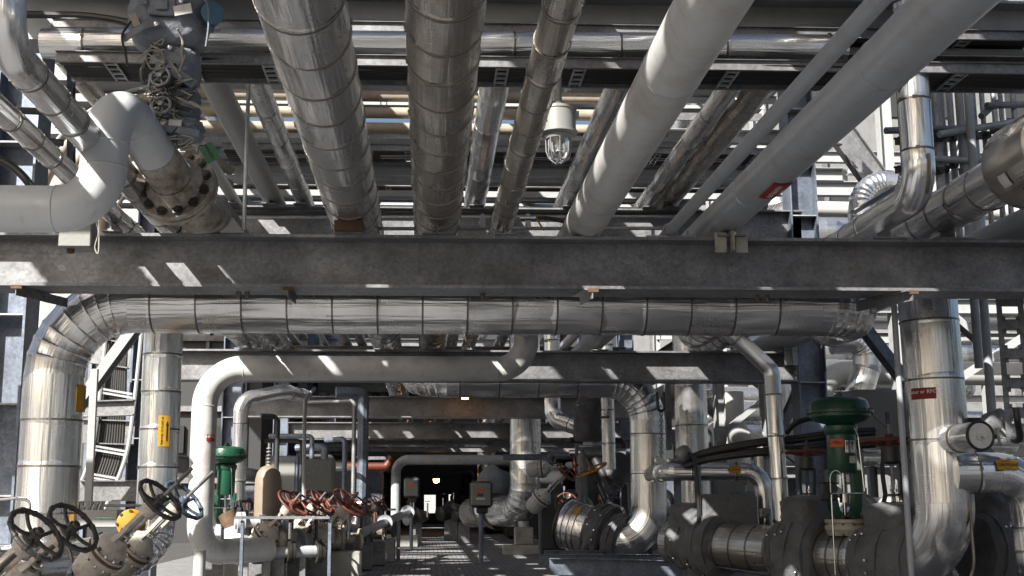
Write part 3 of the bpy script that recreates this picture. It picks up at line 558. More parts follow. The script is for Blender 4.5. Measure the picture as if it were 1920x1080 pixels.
def jacket(root, c, ax, L_, r, name='jacket', mat='cloth', flap=None, snaps=5, seg=36, wav=.07):
    ax = ax.normalized(); a, u, _ = basis(ax); n = 9; rings = []; ph = [rnd.uniform(0, 6) for _ in range(5)]
    for i in range(n+1):
        t = i/n; e = 1-max(0, abs(t-.5)*2-.72)/.28*.22; ring = []
        for k in range(seg):
            q = 2*PI*k/seg; rr = r*e*(1+wav*.5*math.sin(3*q+ph[0]+t*4)+wav*.35*math.sin(7*q+ph[1]-t*9)+wav*.3*math.sin(13*q+ph[2]+t*17))
            ring.append(c+ax*(t-.5)*L_*(1+.03*math.sin(5*q+ph[3]))+(a*math.cos(q)+u*math.sin(q))*rr)
        rings.append(ring)
    o = MB().rings(rings).build(name, mat, root)
    for s_ in (-.40, 0, .40): B = MB(); B.tube([c+ax*(s_*L_-.012), c+ax*(s_*L_+.012)], r*1.035 if s_ == 0 else r*.97, seg, True); B.build('sewn_strap', mat, root)
    for k in range(snaps):
        q = rnd.uniform(2.2, 5.2); e = a*math.cos(q)+u*math.sin(q); s_ = rnd.choice([-.3, .3, .15]); B = MB(); B.lathe(c+ax*s_*L_+e*r*1.0, e, [(0, .016), (.02*r+.012, .016), (.02*r+.02, .009)], 10); B.build('snap', 'chrome', root)
    if flap:
        lumpy('bonnet_jacket', root, c+V((0, 0, flap[2]/2+r*.35)), flap, Matrix((ax.cross(V((0, 0, 1))).normalized(), ax, V((0, 0, 1)))).transposed(), mat)
    return o
tr = thing('valve_train', 'row of low silver pipe pieces and grey quilted jackets along the bottom right', 'pipe', A_)
for px0, px1 in ((1640, 1545), (1478, 1350)):
    q0, q1 = tpt(px0), tpt(px1); MB().tube([q0, q1], .262, 40, True, None, .004).build('cladding', 'alu_dull', tr)
    for k in range(4):
        c = q0.lerp(q1, (k+.5)/4); B = MB(); B.tube([c-U*.009, c+U*.009], .270, 40); B.build('strap', 'strap', tr)
jacket(tr, tpt(1692), U, .62, .43, flap=(.62, .5, .42)); jacket(tr, tpt(1640), U, .22, .33); jacket(tr, tpt(1522), U, .45, .43, flap=(.6, .4, .45)); jacket(tr, tpt(1478), U, .2, .30)
jacket(tr, tpt(1338), U, .34, .36); jacket(tr, tpt(1302), U, .46, .30, flap=(.5, .45, .35)); MB().tube([tpt(1290), tpt(1262)], .25, 36).build('cladding', 'alu_dull', tr)
B = MB(); q = tpt(1378)+V((0, -.0, .30)); B.rbox(q+V((.0, .25, .1)), (.62, .25, .36), .03); B.build('jacket', 'cloth', tr)
q = tpt(1592); B = MB(); B.lathe(q+V((0, 0, .22)), (0, 0, 1), [(0, .2), (.05, .21), (.06, .22), (.1, .22), (.105, .2), (.12, .2), (.125, .22), (.16, .22)], 30); B.build('bonnet_flange', 'cream_valve', tr)
for k in range(12): a = 2*PI*k/12; B = MB(); e = V((math.cos(a), math.sin(a), 0))*.19; B.cyl(q+e+V((0, 0, .22)), q+e+V((0, 0, .42)), .016, 6); B.build('bolt', 'rust', tr)
for px in (1680, 1530, 1410, 1300):
    q = tpt(px); B = MB(); B.ibeam(V((q.x, q.y, .02)), V((q.x, q.y, q.z-.24)), .2, .2, .012, .014, V((0, 1, 0))); B.build('support_leg', 'galv', tr)
# green diaphragm control valve
def control_valve(label, c, s, tags=True, mir=1):
    t = thing('control_valve', label, 'valve', c, 'green diaphragm control valves'); c = V(c); up = V((0, 0, 1)); g_ = 'green_paint'
    MB().lathe(c, up, [(1.02*s, .13*s), (1.05*s, .16*s), (1.08*s, .27*s), (1.13*s, .325*s), (1.165*s, .33*s), (1.17*s, .36*s), (1.182*s, .36*s)], 48).build('lower_casing', g_, t)
    MB().lathe(c, up, [(1.184*s, .36*s), (1.196*s, .36*s), (1.20*s, .32*s), (1.25*s, .315*s), (1.30*s, .30*s), (1.335*s, .25*s), (1.35*s, .12*s), (1.352*s, .001)], 48).build('upper_casing', g_, t)
    for k in range(24): a = 2*PI*k/24; e = V((math.cos(a), math.sin(a), 0))*.343*s; B = MB(); B.cyl(c+e+up*1.155*s, c+e+up*1.212*s, .010*s, 6); B.build('bolt', 'dark_steel', t)
    MB().lathe(c, up, [(1.352*s, .05*s), (1.375*s, .05*s), (1.38*s, .03*s), (1.41*s, .03*s)], 12).build('vent_cap', g_, t)
    MB().lathe(c, up, [(.52*s, .145*s), (.54*s, .155*s), (.93*s, .155*s), (.95*s, .17*s), (.99*s, .18*s), (1.03*s, .18*s), (1.04*s, .16*s)], 32).build('spring_barrel', g_, t)
    for sx in (-1, 1):
        B = MB(); pr = [(.135, .55), (.14, .3), (.12, .12), (.06, .03), (.0, .0)]; rg = []
        for i, (xx, zz) in enumerate(pr): w2 = [.045, .04, .045, .05, .06][i]; rg.append([c+V((sx*(xx+dx*(w2 if i < 3 else .03))*s, dy*.07*s, (zz-(dx*.035 if i >= 3 else 0))*s)) for dx, dy in ((-1, -1), (1, -1), (1, 1), (-1, 1))])
        B.rings(rg); B.build('yoke_leg', g_, t)
    MB().lathe(c, up, [(-.02*s, .02*s), (0, .022*s), (.55*s, .022*s)], 12).build('stem', 'chrome', t); MB().lathe(c, up, [(.2*s, .05*s), (.3*s, .05*s)], 12).build('stem_clamp', 'chrome', t)
    B = MB(); B.rbox(c+V((-mir*.20*s, -.05*s, .32*s)), (.17*s, .14*s, .2*s), .02*s); B.cyl(c+V((-mir*.17*s, -.10*s, .35*s)), c+V((-mir*.17*s, -.17*s, .35*s)), .05*s, 14); B.cyl(c+V((-mir*.26*s, -.10*s, .28*s)), c+V((-mir*.26*s, -.17*s, .28*s)), .035*s, 14); B.build('positioner', 'dark_gear', t)
    B = MB(); B.tube(smooth_path([c+V((.10*s, -.155*s, 1.0*s)), c+V((.12*s, -.20*s, .9*s)), c+V((.15*s, -.22*s, .30*s)), c+V((-.22*s, -.24*s, .30*s)), c+V((-.22*s, -.24*s, -.55*s))], .03*s), .007*s, 8); B.build('air_tubing', 'chrome', t)
    B = MB(); B.tube([c+V((-.16*s, -.24*s, .45*s))+V((.065*s*math.cos(a), 0, .09*s*math.sin(a))) for a in [PI*j/10 for j in range(11)]]+[c+V((-.225*s, -.24*s, .3*s))], .006*s, 6); B.build('tubing_loop', 'chrome', t)
    if tags:
        fm = on_cyl(c, V((0, 0, 1)), .156*s, V((-.62, -.78, 0))); fm2 = lambda a, b_, h: fm(a, b_+.84*s, h); sticker(t, fm2, .15*s, .085*s, 'tag_orange', [('G V901', .048*s, -.01, 0, 'ink', False)])
        fm3 = on_cyl(c, V((0, 0, 1)), .156*s, V((.30, -.95, 0)))
        f4 = lambda a, b_, h: fm3(a, b_+.80*s, h); sticker(t, f4, .125*s, .13*s, 'chrome', extra=[([(-.05*s, .01*s), (.02*s, .01*s), (.02*s, .055*s), (-.05*s, .055*s)], 'ink'), ([(-.05*s, -.055*s), (.05*s, -.055*s), (.05*s, -.045*s), (-.05*s, -.045*s)], 'ink'), ([(-.05*s, -.03*s), (.03*s, -.03*s), (.03*s, -.018*s), (-.05*s, -.018*s)], 'ink')])
        f5 = lambda a, b_, h: fm3(a+.02*s, b_+.66*s, h); sticker(t, f5, .09*s, .075*s, 'tag_white', extra=[([(-.04*s, .015*s), (.04*s, .015*s), (.04*s, .03*s), (-.04*s, .03*s)], 'ink')])
    return t
cg = tpt(1592); control_valve('large green diaphragm control valve with an orange sticker at the right', (X(1577, cg.y, 850), cg.y-.02, Z(978, cg.y)), .925)
control_valve('smaller green control valve half hidden behind the grey painted downpipe at the left', (X(424, 18.2, 900), 18.2, Z(985, 18.2)), .86, False, -1)
# gate valves with handwheels
def gate_valve(label, wheel, d, Rw, wheelmat, body='cream_valve', stem=1.4, n=5, wr=.085, group=None, back=2.9, name='gate_valve', wrap=False, bodyd=True):
    d = V(d).normalized(); wheel = V(wheel); o = wheel-d*Rw*back; a, u, _ = basis(d); t = thing(name, label, 'valve', o, group); r = Rw
    B = MB(); B.torus(wheel, d, r*.94, r*wr, 44, 10)
    for k in range(n):
        q = 2*PI*k/n+.5; e = a*math.cos(q)+u*math.sin(q); B.tube(curve_pts([wheel+e*r*.12-d*r*.12, wheel+e*r*.5-d*r*.12, wheel+e*r*.92], 4), r*.065, 8)
    B.lathe(wheel-d*r*.2, d, [(0, r*.2), (r*.3, r*.2), (r*.32, r*.15), (r*.42, r*.13)], 18); B.build('handwheel', wheelmat, t)
    if wrap:
        for k in range(12): q = 2*PI*k/12; e = a*math.cos(q)+u*math.sin(q); tt = d.cross(e); B = MB(); B.tube([wheel+e*r*.94-tt*r*.05, wheel+e*r*.94+tt*r*.05], r*wr*1.22, 10); B.build('tape_wrap', wheelmat, t)
    MB().tube([o+d*r*.5, wheel+d*r*stem], r*.075, 10).build('stem', 'dark_steel' if stem < .6 else 'galv', t)
    if stem > .6: B = MB(); B.tube([wheel+d*r*(stem*.55+j*.03) for j in range(int(stem*.45/.03))], r*.085, 10, True, [r*(.085 if j % 2 else .07) for j in range(int(stem*.45/.03))]); B.build('thread', 'dark_steel', t)
    hb = wheel-d*r*.75; MB().lathe(hb, d, [(-.1*r, .2*r), (0, .33*r), (.5*r, .33*r), (.52*r, .25*r)], 22).build('yoke_hub', body, t)
    for s_ in (-1, 1):
        sd_ = a*s_; rg = []
        for f, w_, h_ in ((.62, .42, .10), (1.0, .30, .08), (1.6, .34, .07), (back-.85, .33, .08), (back-.6, .22, .11)):
            c = o+d*r*f+sd_*r*w_; rg.append([c+sd_*r*x_+u*r*y_ for x_, y_ in ((-.05, -h_), (.06, -h_), (.06, h_), (-.05, h_))])
        B = MB(); B.rings(rg); B.build('yoke_arm', body, t)
        B = MB(); B.cyl(o+d*r*.6+u*s_*r*.2, o+d*r*1.35+u*s_*r*.2, r*.035, 8); B.cyl(o+d*r*1.1+u*s_*r*.2, o+d*r*1.2+u*s_*r*.2, r*.07, 6); B.build('gland_stud', 'chrome', t)
    MB().lathe(o, d, [(.95*r, .09*r), (.96*r, .26*r), (1.03*r, .26*r), (1.04*r, .09*r)], 16).build('gland_plate', body, t)
    MB().lathe(o, d, [(.0, .8*r), (.10*r, .8*r), (.11*r, .70*r), (.3*r, .64*r), (.5*r, .48*r), (.62*r, .34*r), (.75*r, .26*r)], 30).build('bonnet', body, t)
    MB().lathe(o, d, [(-.12*r, .82*r), (-.02*r, .82*r)], 30).build('bonnet_flange', 'rust', t); MB().lathe(o, d, [(-.36*r, .6*r), (-.34*r, .80*r), (-.14*r, .80*r)], 30).build('body_flange', body, t)
    for k in range(12): q = 2*PI*k/12; e = a*math.cos(q)+u*math.sin(q); B = MB(); B.cyl(o+e*r*.71-d*r*.45, o+e*r*.71+d*r*.22, r*.05, 8); B.cyl(o+e*r*.71+d*r*.10, o+e*r*.71+d*r*.18, r*.08, 6); B.build('bolt', 'chrome' if k % 3 else 'rust', t)
    if bodyd: MB().lathe(o-d*r*1.5, d, [(0, .35*r), (.2*r, .62*r), (.7*r, .7*r), (1.1*r, .62*r)], 26).build('valve_body', body, t)
    return t
dv = (.70, -.27, .66); gg = 'hand operated valves at the bottom left'
gate_valve('valve with a dark taped handwheel at the bottom left corner', P(68, 1002, 8.7), (.70, -.30, .62), .228, 'wheel_dark', stem=.25, group=gg, wrap=True)
gate_valve('valve with a dark handwheel in front of the great silver upright', P(137, 989, 9.2), (.70, -.34, .62), .222, 'wheel_dark', stem=.25, group=gg, wrap=True)
gate_valve('cream valve with a black wheel and long stem before the arrow sticker upright', P(300, 937, 9.6), dv, .208, 'wheel_dark', stem=1.75, group=gg, wrap=True)
gate_valve('cream valve with a bluish wheel and long stem, nearest the grey downpipe', P(345, 938, 10.3), dv, .205, 'wheel_blue', stem=1.75, group=gg, wrap=True)
t = thing('actuator', 'yellow round actuator housing behind the cream valves', 'actuator', P(246, 982, 10.9)); MB().lathe(P(246, 982, 10.9), (.2, -1, .1), [(-.12, .09), (-.1, .125), (.05, .125), (.07, .10), (.12, .08), (.13, .02)], 30).build('housing', 'yellow', t)
for k in range(8): a = 2*PI*k/8; B = MB(); c = P(246, 982, 10.9)+V((.112*math.cos(a), -.03, .112*math.sin(a))); B.cyl(c, c+V((.01, -.07, .0)), .014, 6); B.build('bolt', 'strap', t)
pipe('short fat silver pipe under the dark handwheels at the bottom left', [P(-60, 1075, 9.9), P(215, 1058, 10.9)], .42, 'alu', step=.3, name='insulated_pipe', bands=True)
t = thing('stub_post', 'short white capped post in front of the foot of the grey downpipe', 'post', P(375, 1080, 14.5)); B = MB(); c = P(375, 1031, 14.5); B.lathe(V((c.x, c.y, 0)), (0, 0, 1), [(0, .072), (c.z-.01, .072), (c.z, .06)], 20); B.build('tube', 'white_paint', t)
gr_ = 'red wheeled valves in the middle distance'
for i, (px, py, Yv, rw, lab) in enumerate([(549, 943, 17.2, .26, 'leftmost red wheeled inclined valve beside the tan insulated vessel'), (568, 944, 17.9, .25, 'second red wheeled inclined valve from the tan vessel'), (597, 940, 18.4, .26, 'third red wheeled inclined valve, under the left side of the grey panel box'), (616, 941, 19.0, .25, 'fourth red wheeled inclined valve, under the right side of the grey panel box'), (655, 943, 18.2, .30, 'red wheeled inclined valve just right of the grey panel box'), (674, 946, 19.5, .24, 'red wheeled inclined valve behind the one right of the panel box'), (711, 943, 22.5, .20, 'smallest red wheeled inclined valve, left of the dark passage')]):
    gate_valve(lab, P(px, py, Yv), (.60, -.30, .70), rw, 'red_paint', 'cream_valve', stem=.7, group=gr_, wr=.06, back=2.3)
gate_valve('upright valve with a level rusty red handwheel left of the big green actuator', P(1512, 847, 12.9), (.02, .0, 1), .235, 'red_paint', 'dark_gear', stem=.5, wr=.07, group='red wheeled upright valves')
gate_valve('upright valve with a rusty red wheel and tall stem right of the big green actuator', P(1668, 825, 11.75), (-.02, 0, 1), .28, 'red_paint', 'dark_gear', stem=1.0, wr=.07, group='red wheeled upright valves')
gate_valve('open yoke valve with a yellow handwheel at the centre right', P(1109, 881, 19.2), (-.42, -.1, .9), .27, 'yellow', 'dark_gear', stem=1.4, wr=.06)
gate_valve('valve with a slanted red handwheel facing right, below the crumpled elbow', P(1061, 885, 23), (.55, -.35, .6), .24, 'red_paint', 'white_paint', stem=.3, wr=.06)
gate_valve('valve with a narrow red handwheel behind the yellow wheel', P(1079, 872, 23.5), (.95, -.2, .1), .22, 'red_paint', 'white_paint', stem=.3, wr=.06)
gate_valve('far valve with a dark red wheel low behind the thick silver upright', P(1062, 945, 25), (-.1, -1, .1), .24, 'red_paint', 'dark_gear', stem=.2, wr=.06)

# ---------------------------------------------------------------- middle distance, centre
zc = CH-.20
p24 = pipe('thick silver upright in the centre with a gored foot on a concrete pad', [(X(985, 28, 850), 28, 7.2), (X(985, 28, 850), 28, zc), (X(925, 29.3, 950), 29.6, zc-.05)], .72, 'alu', Rb=[.62], step=.62, gores=7, org=(X(985, 28, 850), 28, 0), off=.3)
B = MB(); c = V((X(982, 28, 1000), 28, 0)); B.cyl(c+V((0, 0, .2)), c+V((0, 0, .75)), .13, 18); B.build('support_stub', 'galv_light', p24)
t = thing('concrete_plinth', 'low concrete pad under the thick silver upright in the centre', 'plinth', c); B = MB(); B.rbox(c+V((0, 0, .11)), (.95, .8, .22), .02); B.rbox(c+V((0, 0, .42)), (.42, .42, .4), .02); B.build('block', 'concrete', t)
fd = V((X(925, 29.3, 950), 29.6, zc-.05)); dd = (fd-V((X(985, 28, 850), 28, zc))).normalized()
B = MB(); B.torus(fd-dd*.2, dd, .40, .045, 36, 8); B.build('flange_ring', 'dark_steel', p24)
MB().tube([fd, fd+dd*1.2], .36, 30).build('cladding', 'alu_dull', p24)
t = thing('jacketed_valve', 'blue grey cloth jacketed valve left of the thick silver centre upright', 'valve', fd); jacket(t, fd+V((.05, .3, .62)), V((.5, .3, 1)), .75, .42, mat='cloth_blue'); jacket(t, fd+V((-.1, .3, .1)), dd, .5, .43, mat='cloth_blue')
pipe('distant silver upright over the dark passage', [(X(915, 45, 870), 45, 6), (X(915, 45, 870), 45, .3)], .78, 'alu', step=.9, bands=False, org=(X(915, 45, 870), 45, 0))
def controller(label, px, py, Y, w_, h, on=True):
    c = P(px, py, Y); t = thing('controller', label, 'controller', (c.x, c.y, 0), 'box controllers on posts')
    B = MB(); B.rbox(c, (w_, .26, h), .05); B.build('housing', 'dark_gear', t); B = MB(); B.rbox(c+V((-w_*.02, -.14, 0)), (w_*.86, .05, h*.86), .02); B.build('cover', 'box_grey', t)
    fm = on_plane(c+V((0, -.166, 0)), V((1, 0, 0)), V((0, 0, 1)), V((0, -1, 0)))
    g1 = lambda a, b_, h_: fm(a-.02, b_+h*.12, h_); sticker(t, g1, w_*.36, h*.10, 'tag_orange'); 
    if on: g2 = lambda a, b_, h_: fm(a-.02, b_-h*.02, h_); sticker(t, g2, w_*.25, h*.10, 'tag_blue'); g3 = lambda a, b_, h_: fm(a-.02, b_-h*.16, h_); sticker(t, g3, w_*.38, h*.08, 'tag_white')
    MB().lathe(c+V((w_*.28, -.16, h*.25)), (0, -1, 0), [(0, .05), (.03, .05), (.035, .03)], 16).build('gauge', 'galv', t)
    B = MB(); B.rbox(c+V((.02, .02, -h/2-.05)), (w_*.5, .2, .12), .02); B.build('terminal_box', 'dark_gear', t)
    B = MB(); B.cyl((c.x, c.y+.03, .02), (c.x, c.y+.03, c.z-h/2), .045, 12); B.box((c.x, c.y, .01), (.26, .26, .02)); B.build('post', 'galv_blue', t); return t
controller('box controller with orange blue and white stickers standing left of the blue grey jacket', 902, 927, 24, .45, .52)
controller('box controller with a lone orange sticker left of the dark passage', 772, 914, 30, .40, .5, False)
for px, Y_, w_ in ((742, 33, .27), (690, 31, .2)):
    pass
pipe('arched grey pipe with an orange painted branch left of the dark passage', [(X(742, 33, 930), 33, .1), (X(742, 33, 930), 33, Z(862, 33)), (X(960, 33, 930), 33, Z(862, 33))], .26, 'grey_paint', Rb=.35, name='painted_pipe', org=(X(742, 33), 33, 0))
pipe('short grey pipe with its orange painted end joining the arched pipe', [(X(735, 32.6, 870), 32.6, Z(858, 33)), (X(725, 32.6, 870), 32.6, Z(876, 33)), (X(650, 32.6, 870), 32.6, Z(876, 33))], .24, 'orange', Rb=.12, name='painted_pipe')
for px, Yv, h in ((742, 33, .3), ):
    t = thing('concrete_plinth', 'concrete pad under the arched grey pipe', 'plinth', (X(px, Yv), Yv, 0)); B = MB(); B.rbox((X(px, Yv), Yv, h/2), (1.3, .8, h), .02); B.build('block', 'concrete', t)
c = P(600, 893, 20); t = thing('panel_box', 'grey green instrument panel box above the red wheeled valves', 'cabinet', (c.x, c.y, 0)); B = MB(); B.rbox(c, (.50, .22, .56), .02); B.build('housing', 'box_grey', t)
B = MB(); B.rbox(c+V((-.02, -.12, 0)), (.44, .02, .52), .006); B.build('door', 'box_grey', t)
for q in (-.17, -.1): MB().lathe(c+V((q, -.13, .1+q*.3)), (0, -1, 0), [(0, .016), (.02, .016), (.022, .01)], 12).build('latch', 'cream_valve', t)
B = MB(); B.chan((c.x, c.y+.15, 0), (c.x, c.y+.15, c.z+.25), .06, .04); B.build('post', 'galv', t)
c = P(503, 912, 17.6); t = thing('insulated_vessel', 'tan capsule shaped insulated vessel left of the red wheeled valves', 'vessel', (c.x, c.y, 0)); MB().lathe((c.x, c.y, c.z-.95), (0, 0, 1), [(0, .19), (.9, .195), (1.05, .19), (1.15, .165), (1.22, .11), (1.25, .04), (1.27, .03)], 32).build('shell', 'vessel_tan', t)
B = MB(); B.cyl((c.x, c.y, c.z+.3), (c.x, c.y, c.z+.62), .022, 8); [B.torus((c.x, c.y, c.z+.34+k*.05), (0, 0, 1), .035, .012, 12, 6) for k in range(5)]; B.build('top_nozzle', 'galv', t); B = MB(); B.tube([(c.x, c.y, .02), (c.x, c.y, c.z-.94)], .06, 12); B.build('leg', 'galv', t)
pipe('small silver pipe with two elbows dropping by the smaller green valve', [(X(560, 22, 740), 23.2, Z(733, 22)), (X(535, 22, 740), 21.6, Z(738, 22)), (X(452, 21.2, 760), 21.2, Z(750, 21.2)), (X(450, 21.2, 800), 21.2, .6)], .25, 'alu_bright', Rb=[.26, .28], step=.5, gores=3, bands=True, org=(X(450, 21.2, 800), 21.2, 0))
# low white pipework round the red valves
for i, (p0, p1, d, mat, lab) in enumerate([(P(470, 1036, 17.2), P(600, 1034, 17.6), .17, 'grey_paint', 'horizontal pale pipe low beneath the leftmost red wheels'), (P(655, 1010, 20), P(770, 958, 27), .16, 'grey_paint', 'pale pipe running back under the red wheeled valves'), (P(440, 980, 17.4), P(530, 980, 17.6), .16, 'grey_paint', 'short grey pipe left of the tan vessel foot')]):
    t = thing('painted_pipe', lab, 'pipe', p0); MB().tube([p0, p1], d/2, 20).build('pipe_run', mat, t)
    for f in (.04, .5, .93): 
        c = p0.lerp(p1, f); dr = (p1-p0).normalized(); MB().lathe(c, dr, [(0, d*.95), (.05, d*.95), (.051, d*.5), (.06, d*.5), (.061, d*.95), (.11, d*.95)], 24).build('flange', 'dark_steel' if i == 0 else mat, t)
    for f in (.25, .75): c = p0.lerp(p1, f); B = MB(); B.bar((c.x, c.y, 0), (c.x, c.y, c.z), .08, .08); B.build('support_leg', 'galv', t)
c = P(448, 1020, 17.6); t = thing('globe_valve', 'grey valve body under the smaller green actuator', 'valve', c); B = MB(); B.lathe(c, (1, .2, 0), [(-.35, .2), (-.33, .28), (-.27, .28), (-.25, .2), (0, .3), (.25, .2), (.27, .28), (.33, .28), (.35, .2)], 28); B.build('body', 'grey_paint', t); B = MB(); B.cyl(c, c+V((-.2, .1, .42)), .13, 18); B.build('neck', 'rust', t)
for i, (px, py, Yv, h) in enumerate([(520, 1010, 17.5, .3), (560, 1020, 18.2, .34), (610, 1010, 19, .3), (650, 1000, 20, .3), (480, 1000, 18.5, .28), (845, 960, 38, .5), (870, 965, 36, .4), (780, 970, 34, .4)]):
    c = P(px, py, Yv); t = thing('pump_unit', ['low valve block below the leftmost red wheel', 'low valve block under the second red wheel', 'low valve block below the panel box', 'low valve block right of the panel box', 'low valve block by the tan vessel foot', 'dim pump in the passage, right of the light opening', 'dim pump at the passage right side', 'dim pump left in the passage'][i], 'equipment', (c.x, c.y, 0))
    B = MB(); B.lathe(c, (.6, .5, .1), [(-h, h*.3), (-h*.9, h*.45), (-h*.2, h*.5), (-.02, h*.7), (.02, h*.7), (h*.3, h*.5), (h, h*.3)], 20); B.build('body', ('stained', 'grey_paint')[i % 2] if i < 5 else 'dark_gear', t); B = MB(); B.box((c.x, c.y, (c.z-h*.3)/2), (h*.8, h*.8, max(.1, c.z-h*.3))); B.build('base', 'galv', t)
    for k in range(3): B = MB(); e = c+V((rnd.uniform(-h, h)*.8, rnd.uniform(-.2, .1), 0)); B.cyl(e, e+V((0, 0, h*rnd.uniform(.6, 1.3))), .025, 8); B.torus(e+V((0, 0, h*1.1)), (0, 0, 1), .06, .012, 16, 6); B.build('small_valve', rnd.choice(['dark_steel', 'chrome', 'rust']), t)
t = thing('guard_rail', 'galvanised rail in front of the red wheeled valves', 'railing', P(450, 973, 15.8)); B = MB(); B.angle(P(440, 973, 15.8), P(618, 973, 15.8), .035, .006); B.build('rail', 'galv', t)
for px in (616, 452): q = P(px, 976, 15.85); B = MB(); B.chan((q.x, q.y, 0), q, .07, .04); B.build('post', 'galv_blue', t)
t = thing('conduit', 'thin grey drop pipe with a dogleg hanging by the panel box', 'conduit', P(571, 740, 19)); B = MB(); B.tube(smooth_path([P(590, 728, 19.4), P(573, 748, 19), P(571, 790, 19), P(569, 960, 19)], .1), .03, 10); B.build('tube', 'grey_paint', t)
# crumpled elbow, jacket, narrow upright, right of centre
pM = pipe('silver pipe with a crumpled elbow hanging below the third beam at the centre right', [(X(1036, 21, 760), 21, 4.2), (X(1036, 21, 760), 21, Z(785, 21)), (X(1100, 20.6, 800), 20.6, Z(806, 20.6))], .28, 'alu_bright', Rb=[.25], gores=4, step=.5, org=(X(1036, 21, 760), 21, 3))
for k in range(4): B = MB(); a = k*.35; B.lathe(P(1043+k*8, 776+k*5, 20.83), (.5+.1*k, -.4, .8-.25*k), [(-.02, .001), (-.01, .035), (.02, .03), (.04, .001)], 10); B.build('crumple', 'alu_bright', pM)
t = thing('jacketed_valve', 'dark cloth jacket at the end of the crumpled silver elbow', 'valve', P(1106, 790, 20.5)); jacket(t, P(1106, 788, 20.5), V((.1, 0, 1)), .75, .27); B = MB(); c = P(1112, 835, 20.5); B.cyl(c, c+V((0, 0, .25)), .17, 20); B.build('neck', 'galv_light', t); B = MB(); B.rbox(P(1110, 752, 20.4), (.2, .18, .14), .02); B.build('blue_cap', 'blue_head', t)
jacket(t, P(1160, 880, 20.5), V((.6, 0, 1)), .5, .22, mat='cloth'); B = MB(); B.cyl(P(1115, 860, 20.5), P(1150, 925, 20.3), .07, 12); B.build('stem_housing', 'dark_gear', t)
pN = pipe('narrow silver upright with a red ring at the centre right', [(X(1139, 20, 800), 20, 4.0), (X(1142, 20, 860), 20, Z(880, 20))], .22, 'alu', step=.55, org=(X(1139, 20), 20, 2)); c = V((X(1139, 20, 800), 20, Z(782, 20))); B = MB(); B.tube([c-V((0, 0, .02)), c+V((0, 0, .02))], .118, 30); B.build('painted_ring', 'red_paint', pN)
# barrel + jackets left of pipe 5 foot
t = thing('valve_train', 'silver barrel and grey jacketed valve at the foot of the centre right pipe', 'pipe', P(1120, 980, 18)); e0 = V((X(1168, 18.3, 1000), 18.42, CH-.59)); dl = (P(1062, 982, 19.0)-e0).normalized(); 
MB().lathe(e0, dl, [(.50, .36), (.54, .375), (.94, .375), (.96, .40), (1.00, .40), (1.01, .34), (1.02, .05)], 44).build('barrel', 'alu', t)
for f in (.66, .76, .86): MB().tube([e0+dl*f, e0+dl*(f+.015)], .380, 44).build('strap', 'strap', t)
MB().torus(e0+dl*.98, dl, .395, .025, 44, 8).build('rim', 'dark_steel', t); jacket(t, e0+dl*.34, dl, .30, .47, snaps=6); jacket(t, e0+dl*.08, dl, .22, .38)
for f in (.8, .5): q = e0+dl*f; B = MB(); B.bar((q.x, q.y-.1, .05), (q.x, q.y-.1, q.z-.2), .10, .06); B.build('support_leg', 'galv_blue', t)
fm = on_cyl(e0, dl, .38, V((0, -.8, .6))); g1 = lambda a, b_, h: fm(a, b_+.71, h); sticker(t, g1, .14, .09, 'tag_yellow')
for i, (p0, p1, hh) in enumerate([(P(1030, 1062, 16.5), P(1560, 1072, 16.5), .22), (P(1020, 1045, 18.2), P(1130, 1045, 18.2), .2), (P(1240, 1038, 14.4), P(1450, 1068, 12.8), .10), (P(1010, 1050, 17), P(1260, 1050, 17), .16)]):
    t = thing('skid_beam', ['long low galvanised skid beam along the bottom edge', 'short skid beam under the silver barrel', 'slanting low angle rail before the right hand valve row', 'low skid beam behind the long one'][i], 'beam', p0, 'low skid beams'); B = MB(); B.chan(p0, p1, hh, .08, .008); B.build('rail', 'galv_blue', t)
t = thing('pressure_gauge', 'small round gauge clamped on the centre right silver pipe', 'gauge', P(1237, 863, 17.9)); c = P(1237, 863, 17.95); MB().lathe(c, (0, -1, 0), [(-.15, .02), (-.05, .02), (-.04, .075), (.03, .08), (.035, .065), (.036, .01)], 26).build('case', 'chrome', t); MB().lathe(c+V((0, -.034, 0)), (0, -1, 0), [(0, .06), (.004, .06)], 24).build('dial', 'tag_white', t)
t = thing('chain_hoist', 'black hook and slotted bar with a chain beside the centre right pipe', 'hoist', P(1240, 740, 17.2)); B = MB(); B.tube(smooth_path([P(1232, 735, 17.2), P(1234, 770, 17.2), P(1246, 770, 17.2), P(1245, 735, 17.2)], .04), .022, 8); B.build('hook', 'black', t)
for k in range(14): q = P(1240, 776+k*6, 17.2); B = MB(); B.torus(q, (1, 0, 0) if k % 2 else (0, 1, 0), .022, .008, 14, 6); B.build('chain_link', 'galv', t)
t = thing('strut_post', 'dark slotted channel standing just right of the centre right pipe', 'post', P(1252, 900, 18.9)); B = MB(); q = P(1250, 850, 19); B.chan((q.x, q.y, 2.0), (q.x, q.y, 3.1), .16, .08); B.build('channel', 'galv', t)
